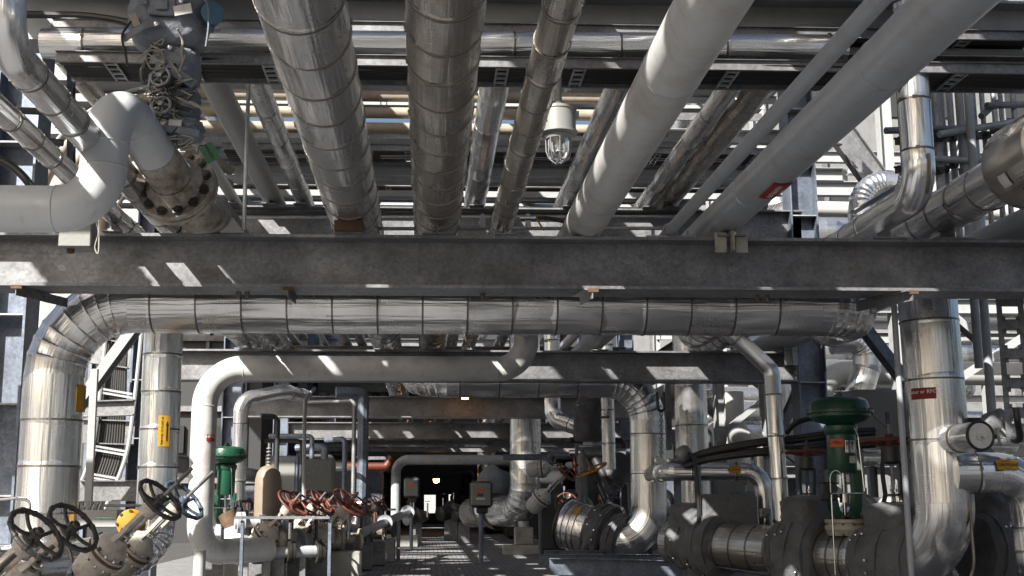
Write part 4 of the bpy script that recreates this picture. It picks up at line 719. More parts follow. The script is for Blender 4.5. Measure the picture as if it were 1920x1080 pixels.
# vertical silver pipe 1297 and its neighbours
p11 = pipe('silver upright with a sun stripe, a blue grey column behind it', [(X(1296, 19.6, 800), 19.6, 4), (X(1300, 19.6, 900), 19.6, CH-.45)], .53, 'alu', step=.68, off=.9, org=(X(1297, 19.6), 19.6, 0))
fm = on_cyl(V((X(1296, 19.6), 19.6, Z(800, 19.6))), V((0, 0, 1)), .268, V((-.95, -.3, 0))); sticker(p11, fm, .12, .5, 'tag_yellow')
pcz = Z(884, 13.9); pS = pipe('slim horizontal silver pipe with a yellow caution sticker and an elbow down', [(X(1245, 14.4, 885), 15.2, pcz), (X(1252, 14.1, 885), 14.1, pcz), (X(1428, 13.9, 885), 13.9, pcz), (X(1436, 13.9, 950), 13.9, Z(985, 13.9))], .20, 'alu', Rb=[.1, .20], gores=3, step=.5, org=(X(1374, 13.9), 13.9, 1))
stripes = lambda w_, h: [([(-w_/2+(k+.15)*w_/12, y), (-w_/2+(k+.65)*w_/12, y), (-w_/2+(k+.65)*w_/12, y+h*.06), (-w_/2+(k+.15)*w_/12, y+h*.06)], 'ink') for k in range(12) for y in (-h/2, h/2-h*.06)]
def rotmap(f): return lambda a, b_, h: f(-b_, a, h)
fx = on_cyl(V((X(1374, 13.9, 880), 13.9, pcz)), V((1, 0, 0)), .101, V((0, -1, .25)))
cx_map = lambda a, b_, h: fx(-b_, a, h)
sticker(pS, cx_map, .135, .085, 'tag_yellow', [('CAUTION!', .026, 0, -.008, 'ink', False), ('CONFINED', .010, -.01, .022, 'ink', False)], extra=stripes(.135, .085))
zj = 13.2
pipe('slim silver pipe slanting down from the cross pipe then upright into the low valve row', [P(1300, 560, zj), P(1447, 695, zj), P(1466, 990, zj)], .175, 'alu', Rb=[.16], gores=3, step=.46, org=P(1447, 695, zj))
# supports + cables in front
for px, py0, Y_, lab in ((1281, 880, 14.4, 'left of two blue grey posts carrying the black cables'), (1318, 852, 13.9, 'right of two blue grey posts carrying the black cables')):
    q = P(px, py0, Y_); t = thing('strut_post', lab, 'post', (q.x, q.y, 0), 'cable posts'); B = MB(); B.chan((q.x-.04, q.y, 0), (q.x-.04, q.y, q.z), .09, .06, .006, V((0, 1, 0))); B.build('channel', 'galv_blue', t)
q = P(1310, 930, 13.7); t = thing('strut_post', 'short galvanised post in front of the taller cable post', 'post', (q.x, q.y, 0)); B = MB(); B.angle((q.x, q.y, 0), (q.x, q.y, q.z), .08, .006); B.build('channel', 'galv_light', t)
for k, (dy, dz) in enumerate(((0, 0), (6, .03), (22, 0), (28, .02))):
    t = thing('cable', ['topmost', 'second', 'third', 'lowest'][k]+' of the black cables sweeping right to the green actuator', 'cable', P(1320, 852+dy*.5, 13.8), 'black cables to the green actuator')
    MB().tube(curve_pts([P(1240, 885+dy*.3, 14.4), P(1285, 862+dy*.5, 14.0), P(1330, 845+dy*.6, 13.8), P(1420, 828+dy*.8, 13.6), P(1500, 820+dy*.9, 13.5), P(1560, 812+dy, 13.4), P(1640, 806+dy, 13.4)]), .034, 10).build('sheath', 'black', t)
t = thing('conduit', 'black loop of cable rising over the pale brace behind the green actuator', 'conduit', P(1500, 790, 13.6)); MB().tube(curve_pts([P(1475, 812, 13.7), P(1490, 795, 13.6), P(1520, 785, 13.6), P(1560, 786, 13.6)]), .03, 8).build('sheath', 'black', t)
t = thing('cable_junction', 'small grey junction head on the black cables by the two posts', 'fitting', P(1283, 850, 14)); c = P(1281, 850, 13.9); MB().lathe(c, (.3, -1, .1), [(-.06, .08), (.04, .09), (.06, .07), (.08, .03)], 18).build('head', 'galv', t); B = MB(); B.tube(curve_pts([c+V((.05, 0, 0)), P(1300, 856, 13.7), P(1306, 890, 13.6), P(1310, 960, 13.6), P(1305, 1010, 13.6)]), .02, 8); B.build('sheath', 'black', t)
t = thing('cable_junction', 'small grey junction box with a drooping black cable beside the slim upright', 'fitting', P(1434, 960, 13.3)); c = P(1434, 962, 13.4); B = MB(); B.rbox(c, (.12, .1, .11), .015); B.build('head', 'galv', t); MB().tube(curve_pts([c+V((.03, -.05, -.03)), P(1438, 985, 13.1), P(1434, 1030, 13.0), P(1425, 1062, 12.9)]), .024, 8).build('sheath', 'black', t)
# right side: blind branch, caution pipe, box, poles
b0 = P(1768, 826, 11.1); b1 = P(1838, 817, 10.5); bd = (b1-b0).normalized(); t = thing('blind_branch', 'short capped silver branch sticking out of the stoutest upright towards the right', 'pipe', b0); MB().tube([b0, b1], .128, 32).build('cladding', 'alu', t); MB().torus(b1, bd, .125, .014, 36, 8).build('rim', 'black', t); MB().lathe(b1, bd, [(0, .112), (.006, .112), (.008, .04), (.02, .04), (.022, .025), (.07, .02)], 24).build('end_plate', 'tag_white', t)
B = MB(); B.tube([b0.lerp(b1, .45), b0.lerp(b1, .5)], .134, 32); B.build('strap', 'strap', t)
B = MB(); c = P(1872, 818, 10.6); t2 = thing('gate_valve', 'small valve with a round wheel right of the capped branch', 'valve', c); B.torus(c, (.9, -.45, .1), .075, .012, 26, 8); [B.bar(c, c+Quaternion(V((.9, -.45, .1)).normalized(), k*PI/2) @ V((0, .02, .075)).normalized()*.075, .012, .012) for k in range(4)]; B.build('handwheel', 'galv_light', t2); B = MB(); B.cyl(c, c+V((-.15, .07, 0)), .02, 10); B.lathe(c+V((-.1, .05, 0)), (0, 0, 1), [(-.06, .05), (.05, .05), (.06, .03)], 16); B.build('body', 'dark_gear', t2)
MB().lathe(P(1870, 790, 10.9), (.5, -.8, .2), [(-.1, .1), (.06, .11), (.08, .08), (.1, .07)], 20).build('head', 'galv', t2); B = MB(); B.cyl(P(1800, 790, 11.2), P(1870, 790, 10.9), .035, 10); B.build('nipple', 'dark_gear', t2)
B = MB(); B.tube(curve_pts([P(1880, 806, 10.8), P(1900, 825, 10.7), P(1912, 820, 10.6), P(1908, 790, 10.5), P(1905, 765, 10.5)]), .03, 10); B.build('flexible_lead', 'black', t2)
zq = Z(886, 11.0); pR = pipe('horizontal silver pipe at the right edge with a striped caution sticker', [(X(1790, 11.0, 886), 11.05, zq), (X(1925, 11.0, 886), 11.0, zq), (X(1945, 11.0, 950), 11.0, .2)], .37, 'alu', Rb=[.30], gores=4, step=.21, bands=True, org=(X(1870, 11, 886), 11, 0))
fy = on_cyl(V((X(1872, 11, 870), 11.0, zq)), V((1, 0, 0)), .186, V((0, -1, .42))); cy_map = lambda a, b_, h: fy(-b_, a, h)
sticker(pR, cy_map, .20, .105, 'tag_yellow', [('CAUTION!', .040, .0, -.006, 'ink', False), ('Hot Surface', .016, -.01, .030, 'ink', False), ('Keep Clear', .014, 0, -.034, 'ink', False)], extra=stripes(.20, .105))
t = thing('jacketed_valve', 'big dark quilted jacket at the bottom right corner', 'valve', P(1880, 1000, 12)); jacket(t, P(1885, 1030, 12.2), V((1, .3, 0)), .8, .42, flap=(.6, .7, .5), snaps=4)
c = P(1652, 785, 14.3); t = thing('control_cabinet', 'large smooth grey cabinet behind the big green actuator', 'cabinet', (c.x, c.y, 0)); B = MB(); B.rbox(c, (.86, .5, .66), .03); B.build('housing', 'box_grey', t)
for s_ in (-1, 1): B = MB(); B.bar((c.x+s_*.3, c.y, 0), (c.x+s_*.3, c.y, c.z-.32), .09, .09); B.build('leg', 'galv', t)
B = MB(); B.cyl(P(1635, 775, 13.8), P(1680, 818, 13.6), .018, 8); B.build('lifting_bar', 'galv', t)
for i, (a, b_, Y_, w_, mt) in enumerate([((1585, 570), (1712, 735), 14.5, .22, 'galv_blue'), ((1510, 700), (1440, 860), 19, .26, 'galv'), ((1730, 735), (1900, 900), 13.5, .16, 'galv_blue'), ((265, 600), (20, 935), 14.6, .26, 'steel_white'), ((1745, 560), (1850, 650), 22, .3, 'steel_white')]):
    t = thing('diagonal_brace', ['blue grey brace slanting down behind the stoutest silver upright', 'dark brace leaning left of the green actuator', 'blue grey brace right of the stoutest silver upright', 'pale broad brace slanting behind the great silver elbow at the left', 'pale brace in the sunlit frame at the upper right'][i], 'brace', P(*a, Y_)); B = MB(); B.ibeam(P(*a, Y_), P(*b_, Y_), w_, .12, .012, .016, V((0, 1, .01))); B.build('girder', mt, t)
q = P(1692, 800, 10.55); t = thing('conduit', 'thin grey upright tube in front of the stoutest silver upright', 'conduit', (q.x, q.y, 0)); B = MB(); B.cyl((q.x, q.y, .05), (q.x-.01, q.y, CH+2.3), .026, 12); B.build('tube', 'grey_paint', t)
for px, ytop, ybot, Y_, lab in ((1836, 548, 690, 12.5, 'left short grey tube hanging at the upper right below the beam'), (1862, 540, 800, 12.2, 'longer grey tube beside the slotted bracket at the right'), (1768, 548, 760, 12.6, 'grey fluted tube close behind the stoutest upright')):
    a, b_ = P(px, ybot, Y_), P(px, ytop, Y_); t = thing('conduit', lab, 'conduit', a, 'grey tubes hanging at the right'); B = MB(); B.cyl(a, (a.x, a.y, ZT+2.6), .045, 12); B.build('tube', 'grey_paint', t)
# slotted bracket
t = thing('slotted_bracket', 'slotted galvanised bracket hanging under the beam at the right edge', 'bracket', P(1890, 600, 10.6)); a = P(1892, 560, 10.7); zt, zb = Z(548, 10.7), Z(828, 10.7); B = MB(); hw = .10
B.box((a.x-hw, a.y, (zt+zb)/2), (.05, .008, zt-zb)); B.box((a.x+hw, a.y, (zt+zb)/2), (.05, .008, zt-zb)); nS = 5
for k in range(nS+1): zz = zt+(zb-zt)*k/nS; B.box((a.x, a.y, max(zb+.05, min(zt-.05, zz))), (2*hw-.05, .008, .10)); [B.box((a.x+sx*(hw-.035), a.y, zz+sz*.06), (.03, .008, .04)) for sx in (-1, 1) for sz in (-1, 1) if 0 < k < nS]
B.box((a.x+hw+.027, a.y+.04, (zt+zb)/2+.3), (.006, .09, zt-zb-.6)); B.build('plate', 'galv', t)
# ---------------------------------------------------------------- caged lamp
c = P(1047, 255, 8.8); t = thing('caged_lamp', 'grey explosion proof lamp with a ribbed glass and wire cage hanging between the overhead pipes', 'lamp', c); up = V((0, 0, 1))
MB().lathe(c, up, [(0, .10), (.015, .148), (.03, .148), (.035, .135), (.19, .135), (.195, .142), (.215, .142), (.22, .12), (.25, .05), (.28, .03), (.62, .03)], 36).build('housing', 'box_grey', t)
B = MB(); B.box(c+V((.14, -.03, .16)), (.03, .04, .05)); B.build('latch', 'box_grey', t)
MB().lathe(c, up, [(-.20, .001), (-.195, .03), (-.17, .065), (-.13, .082), (-.02, .086), (0, .086)], 32).build('globe', 'glass', t); MB().lathe(c, up, [(-.13, .03), (-.03, .035), (0, .035)], 16).build('bulb', 'white_paint', t)
MB().lathe(c, up, [(-.03, .10), (-.01, .11), (.0, .11)], 32).build('glass_collar', 'box_grey', t)
for k in range(8): q = 2*PI*k/8; e = V((math.cos(q), math.sin(q), 0)); B = MB(); B.tube([c+e*.098, c+e*.096+up*-.12, c+e*.078+up*-.175, c+e*.03+up*-.215, c+up*-.218], .0045, 6); B.build('guard_wire', 'galv', t)
# ---------------------------------------------------------------- jacketed valve hanging top left
c = P(330, 130, 8.55); t = thing('jacketed_valve', 'tall valve wrapped in grey quilted jackets with ropes, standing on the rusty flange', 'valve', c); YB = 8.55
def blob(name, pc, size, n=5, amp=.03, mat='cloth_blue', tilt=0, sq=.45):
    pc = V(pc); rings = []; sg = 40; ph = rnd.uniform(0, 9)
    for i in range(17):
        f = -1+2*i/16; e = (1-abs(f)**7)**.4 if abs(f) < 1 else .0; e = max(e, .55); ring = []
        for k in range(sg):
            q = 2*PI*k/sg; cx, sx = math.cos(q), math.sin(q); x = math.copysign(abs(cx)**sq, cx); y = math.copysign(abs(sx)**sq, sx)
            wv = 1+amp*(math.sin(4*q+f*6+ph)+.7*math.sin(9*q-f*13+ph)+.5*math.sin(15*q+f*21))
            ring.append(pc+V((x*size[0]/2*e*wv+tilt*f*size[2]/2, y*size[1]/2*e*wv, f*size[2]/2*(1+amp*math.sin(3*q+ph)))))
        rings.append(ring)
    return MB().rings(rings).build(name, mat, t, ang=60)
S = YB/F
blob('upper_jacket', P(318, 28, YB), (.56, .45, .60), tilt=-.03, sq=.6); blob('middle_jacket', P(336, 130, YB), (.31, .31, .30), amp=.05, tilt=.0, sq=.85); blob('lower_jacket', P(340, 200, YB), (.27, .28, .26), amp=.06, sq=.85); blob('foot_jacket', P(345, 245, YB), (.28, .28, .16), amp=.05, sq=.85)
fr = lambda px, py, dy: V((P(px, py, YB).x, YB-dy, P(px, py, YB).z))
B = MB(); B.rbox(fr(318, 35, .235), (.20, .03, .16), .012, Matrix.Rotation(R(4), 3, 'Y')); B.build('flap_pocket', 'cloth_blue', t); B = MB(); B.rbox(fr(318, 35, .255), (.09, .02, .08), .008); B.build('flap_pocket', 'cloth_blue', t)
def strip(name, pts, w_, mat): 
    for a, b_ in zip(pts[:-1], pts[1:]): pass
    B = MB(); rings = []
    for i, p in enumerate(pts):
        d = (pts[min(i+1, len(pts)-1)]-pts[max(i-1, 0)]).normalized(); n_ = V((0, -1, 0)); s_ = d.cross(n_).normalized(); rings.append([p-s_*w_/2, p+s_*w_/2, p+s_*w_/2+n_*.008, p-s_*w_/2+n_*.008])
    B.rings(rings); return B.build(name, mat, t)
strip('webbing_strap', [fr(245, 96, .22), fr(268, 83, .25), fr(290, 72, .255), fr(312, 68, .25)], .05, 'cloth_blue'); strip('webbing_strap', [fr(277, -5, .23), fr(281, 15, .25), fr(284, 34, .255)], .055, 'cloth_blue'); strip('webbing_strap', [fr(348, 20, .24), fr(352, 38, .25)], .05, 'cloth_blue')
strip('webbing_strap', [fr(300, 140, .16), fr(335, 150, .18), fr(372, 172, .15)], .07, 'cloth_blue'); strip('webbing_strap', [fr(305, 196, .15), fr(340, 203, .165), fr(376, 210, .14)], .05, 'cloth_blue'); strip('webbing_strap', [fr(310, 253, .15), fr(345, 256, .165), fr(380, 262, .14)], .05, 'cloth_blue')
strip('label_plate', [fr(340, 48, .262), fr(372, 42, .262)], .075, 'tag_white'); strip('label_plate', [fr(326, 243, .17), fr(349, 245, .17)], .045, 'tag_white'); strip('label_plate', [fr(262, 50, .235), fr(272, 72, .235)], .05, 'hose_tan')
for px, py in ((274, 20), (352, 27), (307, 69), (327, 104)): MB().lathe(fr(px, py, .25 if py < 90 else .16), (0, -1, 0), [(0, .02), (.01, .02), (.018, .012), (.02, .001)], 14).build('snap', 'chrome', t)
for i in range(26):        # tie ropes
    px, py = rnd.choice([(290, 100), (300, 120), (325, 165), (318, 210), (335, 205), (350, 215), (345, 260), (330, 140), (310, 190)]); a = fr(px+rnd.uniform(-14, 14), py+rnd.uniform(-12, 12), .17)
    pts = [a]+[a+V((rnd.uniform(-.12, .12), rnd.uniform(-.03, .02), rnd.uniform(-.14, .07))) for _ in range(4)]; MB().tube(curve_pts(pts, 6), .0055, 6).build('tie_rope', 'rope' if i % 3 else 'black', t)
MB().tube(curve_pts([fr(258, 60, .2), fr(245, 90, .25), fr(250, 120, .25), fr(254, 145, .24)]), .009, 6).build('tie_rope', 'black', t); MB().tube(curve_pts([fr(385, 5, .2), fr(400, 35, .24), fr(402, 70, .24), fr(396, 108, .22)]), .009, 6).build('tie_rope', 'cloth_blue', t); MB().tube(curve_pts([fr(345, 78, .25), fr(352, 95, .2), fr(350, 115, .19), fr(353, 133, .18)]), .009, 6).build('tie_rope', 'rope', t)
MB().tube(curve_pts([fr(296, 92, .1), fr(284, 130, .16), fr(276, 150, .18), fr(280, 170, .17), fr(296, 160, .16)]), .016, 8).build('impulse_tube', 'dark_steel', t)
for px, py, r_ in ((314, 165, .068), (316, 217, .066)):
    B = MB(); c = fr(px, py, .24); B.torus(c, (-.15, -1, .2), r_, .011, 30, 8); B.lathe(c, (-.15, -1, .2), [(-.1, .02), (0, .022), (.03, .018)], 12)
    for k in range(5): q = 2*PI*k/5; B.tube([c, c+V((math.cos(q)*r_, -.0, math.sin(q)*r_))], .008, 6)
    B.build('handwheel', 'galv', t)
    B = MB(); c = fr(px-26, py+2, .14); B.torus(c, (-1, -.3, .1), r_*.9, .012, 26, 8); B.cyl(c, c+V((.14, .05, 0)), .022, 10); B.build('handwheel', 'galv', t)
B = MB(); c = fr(402, 40, .12); B.lathe(c, (.35, -1, -.1), [(-.12, .05), (-.10, .075), (.02, .08), (.025, .086), (.06, .086), (.07, .07)], 20); B.cyl(c+V((-.16, .05, .02)), c, .04, 12); B.cyl(c+V((0, 0, -.13)), c, .022, 10); B.build('transmitter_head', 'blue_head', t)
c = P(393, 286, 8.2); rt = V((.62, -.12, .77)); rt.normalize(); nn = V((-.1, -1, .1)).normalized(); rt = (rt-nn*rt.dot(nn)).normalized(); upv = nn.cross(rt)*-1; upv = rt.cross(nn)
t2 = thing('inspection_tag', 'green tag reading INSPECTED hanging from the rusty flange', 'tag', c); tx = V((.50, -.05, -.86)); tx = (tx-nn*tx.dot(nn)).normalized(); ty = nn.cross(tx); ty = ty if ty.x > 0 else -ty
fm = on_plane(c, tx, ty, nn); B = MB(); B.add([fm(a, b_, h) for h in (-.001, .001) for a, b_ in ((-.055, -.050), (.072, -.050), (.072, .050), (-.055, .050), (-.072, .03), (-.072, -.03))], [(0, 1, 2, 3, 4, 5), (11, 10, 9, 8, 7, 6)]+[(k, 6+k, 6+(k+1) % 6, (k+1) % 6) for k in range(6)]); o = B.build('card', 'tag_green', t2)
for tt, sz, yy in (('INSPECTED', .022, -.002), ('Flange Management', .011, .024), ('Tightened by', .010, -.026)):
    vv, ff = text_mesh(tt, sz, sz*.02); MB().add([fm(q.x, q.y, .003) for q in vv], ff).build('lettering', 'ink', o)
B = MB(); B.tube(curve_pts([fm(-.06, .0, .004), c+V((-.08, .05, .06)), c+V((-.12, .2, .05))]), .004, 6); B.build('cable_tie', 'black', t2)
t = thing('junction_box', 'grey junction box with a round gland fixed on the nearest beam under the white pipe', 'box', P(148, 440, 9.0)); c = P(150, 440, 9.35); B = MB(); B.rbox(c, (.24, .22, .24), .015); B.build('housing', 'box_grey', t); B = MB(); B.rbox(c+V((.0, -.12, 0)), (.25, .03, .25), .008); B.build('lid', 'box_grey', t)
MB().lathe(c+V((-.06, -.02, -.12)), (0, 0, -1), [(0, .03), (.03, .03), (.035, .02)], 12).build('gland', 'rust', t); B = MB(); B.tube(curve_pts([c+V((.14, -.1, .1)), c+V((.17, -.1, 0)), c+V((.15, -.1, -.12)), c+V((.18, -.1, -.16)), c+V((.17, -.1, .1))]), .006, 6); B.build('wire', 'rope', t)
# angle clips welded under the nearest beam
for i, (px, dx, mt) in enumerate([(30, .24, 'galv'), (540, .03, 'galv'), (1112, -.06, 'galv_light'), (1712, -.26, 'galv')]):
    a = P(px, 548, 9.86); a.z = ZB-.004; t = thing('angle_clip', ['rusty ended angle iron under the left end of the nearest beam', 'short dark angle iron hanging under the nearest beam left of centre', 'short pale angle iron under the nearest beam right of centre', 'angle iron under the nearest beam by the stoutest upright'][i], 'bracket', a, 'angle irons under the nearest beam'); B = MB(); B.angle(a, a+V((dx, .62 if i in (0, 3) else .36, -.0)), .08, .008, V((0, 0, -1))); B.build('angle', mt, t); B = MB(); B.box(a+V((0, -.004, -.01)), (.09, .008, .03)); B.build('weld', 'rust', t)
# ---------------------------------------------------------------- left background
t = thing('corrugated_building', 'sunlit white corrugated building behind the left side of the rack', 'building', (-14, 46, 0)); B = MB(); pts = []; n = 300
for k in range(n+1): x = -46+k*.123; pts.append((x, 46+(.05 if k % 4 in (0, 1) else 0)))
vs = [V((x, y, z)) for x, y in pts for z in (0, 22)]; B.add(vs, [(2*i, 2*i+2, 2*i+3, 2*i+1) for i in range(n)]); B.build('wall', 'wall_white', t)
B = MB(); B.box((-27.6, 50, 22.1), (37, 8.2, .2)); B.build('roof', 'galv_light', t); B = MB(); B.box((-9.15, 50, 11), (.1, 7.9, 22)); B.build('wall', 'wall_white', t)
for i, (a, b_, Y_, w_, h) in enumerate([((60, 770), (252, 764), 15.5, .14, .2), ((60, 805), (252, 812), 17, .14, .34), ((60, 640), (245, 668), 17, .14, .36), ((150, 920), (256, 920), 15.5, .14, .26)]):
    t = thing('side_beam', ['beam with a sunlit lower edge between the two left silver uprights', 'deeper dark beam just below the sunlit edged one at the left', 'upper dark beam behind the pale brace at the left', 'lowest beam above the cream valves at the left'][i], 'beam', P(*a, Y_), 'side beams at the left'); B = MB(); B.ibeam(P(*a, Y_), P(*b_, Y_), h, w_, .012, .016); B.build('girder', 'galv', t)
q = P(180, 700, 14.2); t = thing('strut_post', 'pale channel post standing between the two left silver uprights', 'post', q); B = MB(); B.chan(P(172, 950, 14.2), P(184, 692, 14.2), .07, .08, .006, V((0, 1, 0))); B.build('channel', 'steel_white', t)
t = thing('cable_bundle', 'broad ribbon of black cables curving down between the two left silver uprights', 'cables', P(215, 800, 16.5))
for k in range(11):
    o_ = k*6.0; MB().tube(curve_pts([P(205+o_*.55, 620, 17), P(196+o_*.65, 700, 17), P(188+o_*.75, 770, 17), P(176+o_*.85, 850, 17), P(150+o_*.9, 920, 17), P(120+o_, 985, 17)], 5), .024, 8).build('cable', 'black', t)
for py, xo in ((735, 192), (842, 178), (893, 164)):
    B = MB(); B.bar(P(xo-2, py-6, 16.9), P(xo+56, py+4, 16.9), .012, .03); B.bar(P(xo-2, py+1, 16.9), P(xo+56, py+11, 16.9), .012, .03); B.build('cable_cleat', 'galv_light', t)
for k, dx in enumerate((0, 66)): 
    t = thing('curved_rail', ['inner', 'outer'][k]+' pale rail bent along the ribbon of black cables at the left', 'rail', P(200+dx, 800, 16.8)); MB().tube(curve_pts([P(200+dx, 620, 16.9), P(192+dx, 700, 16.9), P(184+dx, 770, 16.9), P(172+dx, 850, 16.9), P(146+dx, 920, 16.9), P(116+dx, 985, 16.9)], 5), .03, 8).build('rail_bar', 'steel_white', t)
q = P(160, 930, 12.2); t = thing('instrument_rail', 'slotted rusty rail with small tubes behind the dark handwheels', 'rail', q); B = MB(); B.bar(P(60, 942, 12), P(198, 940, 12), .05, .006); B.bar(P(60, 956, 12), P(198, 956, 12), .05, .006); [B.bar(P(75+k*13, 942, 12), P(75+k*13, 957, 12), .03, .006) for k in range(10)]; B.build('rail', 'galv', t); B = MB(); B.cyl(P(190, 948, 12), P(300, 948, 12), .014, 8); B.build('tube', 'steel_white', t)
MB().tube(smooth_path([P(-10, 938, 9.2), P(30, 934, 9.2), P(58, 938, 9.2), P(54, 966, 9.2)], .05), .012, 8).build('tube', 'chrome', t)
t = thing('equipment_box', 'white box with a green line low between the two left silver uprights', 'box', P(185, 970, 14)); B = MB(); B.rbox(P(185, 972, 14.2), (.5, .3, .2), .01); B.build('housing', 'wall_white', t); B = MB(); B.cyl(P(180, 972, 13.9), P(215, 972, 13.9), .01, 8); B.build('line', 'green_paint', t)
t = thing('strut_post', 'blue grey slotted strut standing before the tan hoses at the upper left', 'post', P(126, 200, 12)); B = MB(); B.chan(P(128, 430, 12), P(128, 100, 12), .11, .06); [B.box(P(137, 130+k*30, 11.93), (.02, .01, .06)) for k in range(6)]; B.build('channel', 'galv_blue', t)
for i, (a, b_) in enumerate([((-10, 205), (100, 210)), ((55, 262), (118, 268))]):
    t = thing('conduit', ['upper', 'lower'][i]+' dark horizontal tube behind the upper left silver pipes', 'conduit', P(*a, 11)); B = MB(); B.cyl(P(*a, 11), P(*b_, 11), .035, 10); B.build('tube', 'dark_gear', t)
t = thing('hose', 'thick black hose looping at the left edge above the white pipe', 'hose', P(0, 300, 8.8)); MB().tube(curve_pts([P(-30, 295, 9), P(0, 300, 9), P(30, 318, 9), P(55, 345, 9), P(66, 370, 9.1)]), .032, 10).build('hose_wall', 'black', t)

# ---------------------------------------------------------------- right background: sunlit process frames, pipes and scaffold
cols = [6.9, 9.6, 13.0, 17.0, 22.5]; rowY = [24, 31, 39, 48]; lev = [.0, 2.6, 5.2, 7.8, 10.4]
fi = 0
for iy, y in enumerate(rowY):
    for ix, x in enumerate(cols):
        xx = x+(y-24)*.10
        t = thing('steel_column', f'{["near", "second row", "third row", "far row"][iy]} white column of the sunlit frames at the right, {["closest to the rack", "second out from the rack", "middle one", "fourth out", "outermost"][ix]}', 'column', (xx, y, 0), 'white columns of the sunlit frames'); MB().ibeam((xx, y, 0), (xx, y, 11.5), .26, .24, .012, .016, V((1, 0, 0))).build('shaft', 'steel_white', t)
    x0, x1 = cols[0]+(y-24)*.10, cols[-1]+(y-24)*.10
    for il, z in enumerate(lev[1:]):
        z2 = z+rnd.uniform(-.25, .25)
        t = thing('cross_beam', f'white beam of the sunlit right hand frames, {["near", "second", "third", "far"][iy]} row, {["lowest", "second", "third", "top"][il]} level', 'beam', (x0, y, z2), 'white beams of the sunlit frames'); MB().ibeam((x0, y-.05, z2), (x1, y-.05, z2), .30, .2, .012, .016).build('girder', 'steel_white', t)
    for k in range(4):
        a, b_ = cols[k]+(y-24)*.10, cols[k+1]+(y-24)*.10; l = (k+iy) % 4; s_ = 1 if (k+iy) % 2 else -1
        p0, p1 = V((a, y-.02, lev[l]+.3)), V((b_, y-.02, lev[l+1]-.2))
        if s_ < 0: p0.z, p1.z = p1.z, p0.z
        t = thing('diagonal_brace', f'white brace in the {["near", "second", "third", "far"][iy]} row of sunlit frames, bay {["one", "two", "three", "four"][k]} out from the rack', 'brace', p0, 'white braces of the sunlit frames'); MB().ibeam(p0, p1, .16, .14, .01, .012, V((0, 1, .01))).build('girder', 'steel_white', t); B = MB(); [B.box(p_, (.34, .014, .34)) for p_ in (p0, p1)]; B.build('gusset_plate', 'galv_light', t)
adj = ['bright', 'dented', 'shaded', 'slim', 'thick', 'dull', 'short', 'long', 'bent', 'gored', 'looping', 'banded', 'low', 'high']
k = 0
for iy, y in enumerate([25.2, 28, 33, 36.5, 42, 46]):
    for il in range(5):
        z = CH+[-.3, 1.45, 2.9, 4.2, 6.4][il]+rnd.uniform(-.3, .3); d = rnd.choice([.35, .5, .62, .75]); xa = 6.7+(y-24)*.13+rnd.uniform(0, 1.6); xb = xa+rnd.uniform(5, 14); up_ = rnd.choice([-1, 1])
        pts = [V((xa, y, z+up_*rnd.uniform(1.2, 2.6))), V((xa, y, z)), V((xb, y+rnd.uniform(0, 1), z)), V((xb, y+2.5, z))]; pts[0].z = max(.2, pts[0].z)
        pipe(f'{["sunlit", "pale", "silver"][k%3]} insulated process pipe at the right, {["near", "second", "third", "fourth", "fifth", "farthest"][iy]} row, {["lowest", "low", "middle", "high", "highest"][il]} run', pts, d, rnd.choice(['alu_bright', 'alu_bright', 'alu', 'white_paint']), step=.9, bands=False, gores=6, seg=22, org=pts[1], group='process pipes in the right background', Rb=d*1.2); k += 1
# the distinctive gored loop and the vertical line seen past the second frame
pipe('bright gored silver bend seen through the right hand bay below the slanting grey pipe', [P(1612, 460, 19), P(1618, 345, 19), P(1720, 345, 19), P(1760, 345, 21)], .42, 'alu_bright', Rb=.42, gores=9, step=.5, bands=False)
pipe('bright silver bend to the right of the second frame column under the cross pipe', [P(1610, 740, 22), P(1625, 690, 22), P(1625, 640, 22), P(1560, 640, 22)], .5, 'alu_bright', Rb=.30, gores=6, bands=False)
for i, (px, r) in enumerate([(1757, .075), (1768, .06), (1785, .06), (1810, .075), (1826, .075), (1846, .045), (1868, .05), (1884, .05), (1905, .05), (1690, .045)]):
    Y_ = 12.5+.25*(i % 4); q = P(px, 250, Y_); t = thing('scaffold_pole', f'{["paired", "next paired", "slim", "stout", "second stout", "thin", "following thin", "near thin", "edge", "leftmost"][i]} galvanised upright pole, {["first", "second", "third", "fourth", "fifth", "sixth", "seventh", "eighth", "ninth"][i] if i < 9 else "hidden"} right of the silver dropper', 'pole', q, 'scaffold uprights at the upper right'); MB().cyl((q.x, Y_, ZT+.03), (q.x, Y_, ZT+4.2), r*.62, 12).build('tube', 'galv_light', t)
    for zz in (252, 320): 
        c = P(px, zz+rnd.uniform(-14, 14), Y_-.05); B = MB(); B.box(c, (.11, .10, .07)); B.cyl(c+V((0, -.08, 0)), c+V((0, .05, 0)), .022, 6); B.cyl(c+V((-.09, -.02, .02)), c+V((.09, -.02, .02)), .014, 6); B.build('coupler', 'dark_steel', t)
for i, (a, b_) in enumerate([((1660, 245), (1830, 240)), ((1760, 252), (1925, 225)), ((1850, 198), (1925, 196)), ((1700, 296), (1860, 302)), ((1840, 218), (1868, 192)), ((1850, 292), (1925, 296))]):
    t = thing('scaffold_pole', ['long level tube behind the silver dropper', 'level tube rising to the right edge', 'short open ended tube at the upper right edge', 'lower level tube behind the silver dropper', 'stubby angled tube at the scaffold corner', 'lowest short tube by the dull drum'][i], 'pole', P(*a, 12.4), 'scaffold ledgers at the upper right'); B = MB(); B.tube([P(*a, 12.35), P(*b_, 12.5)], .038, 12, True); B.build('tube', 'galv_light' if i % 2 else 'galv', t)
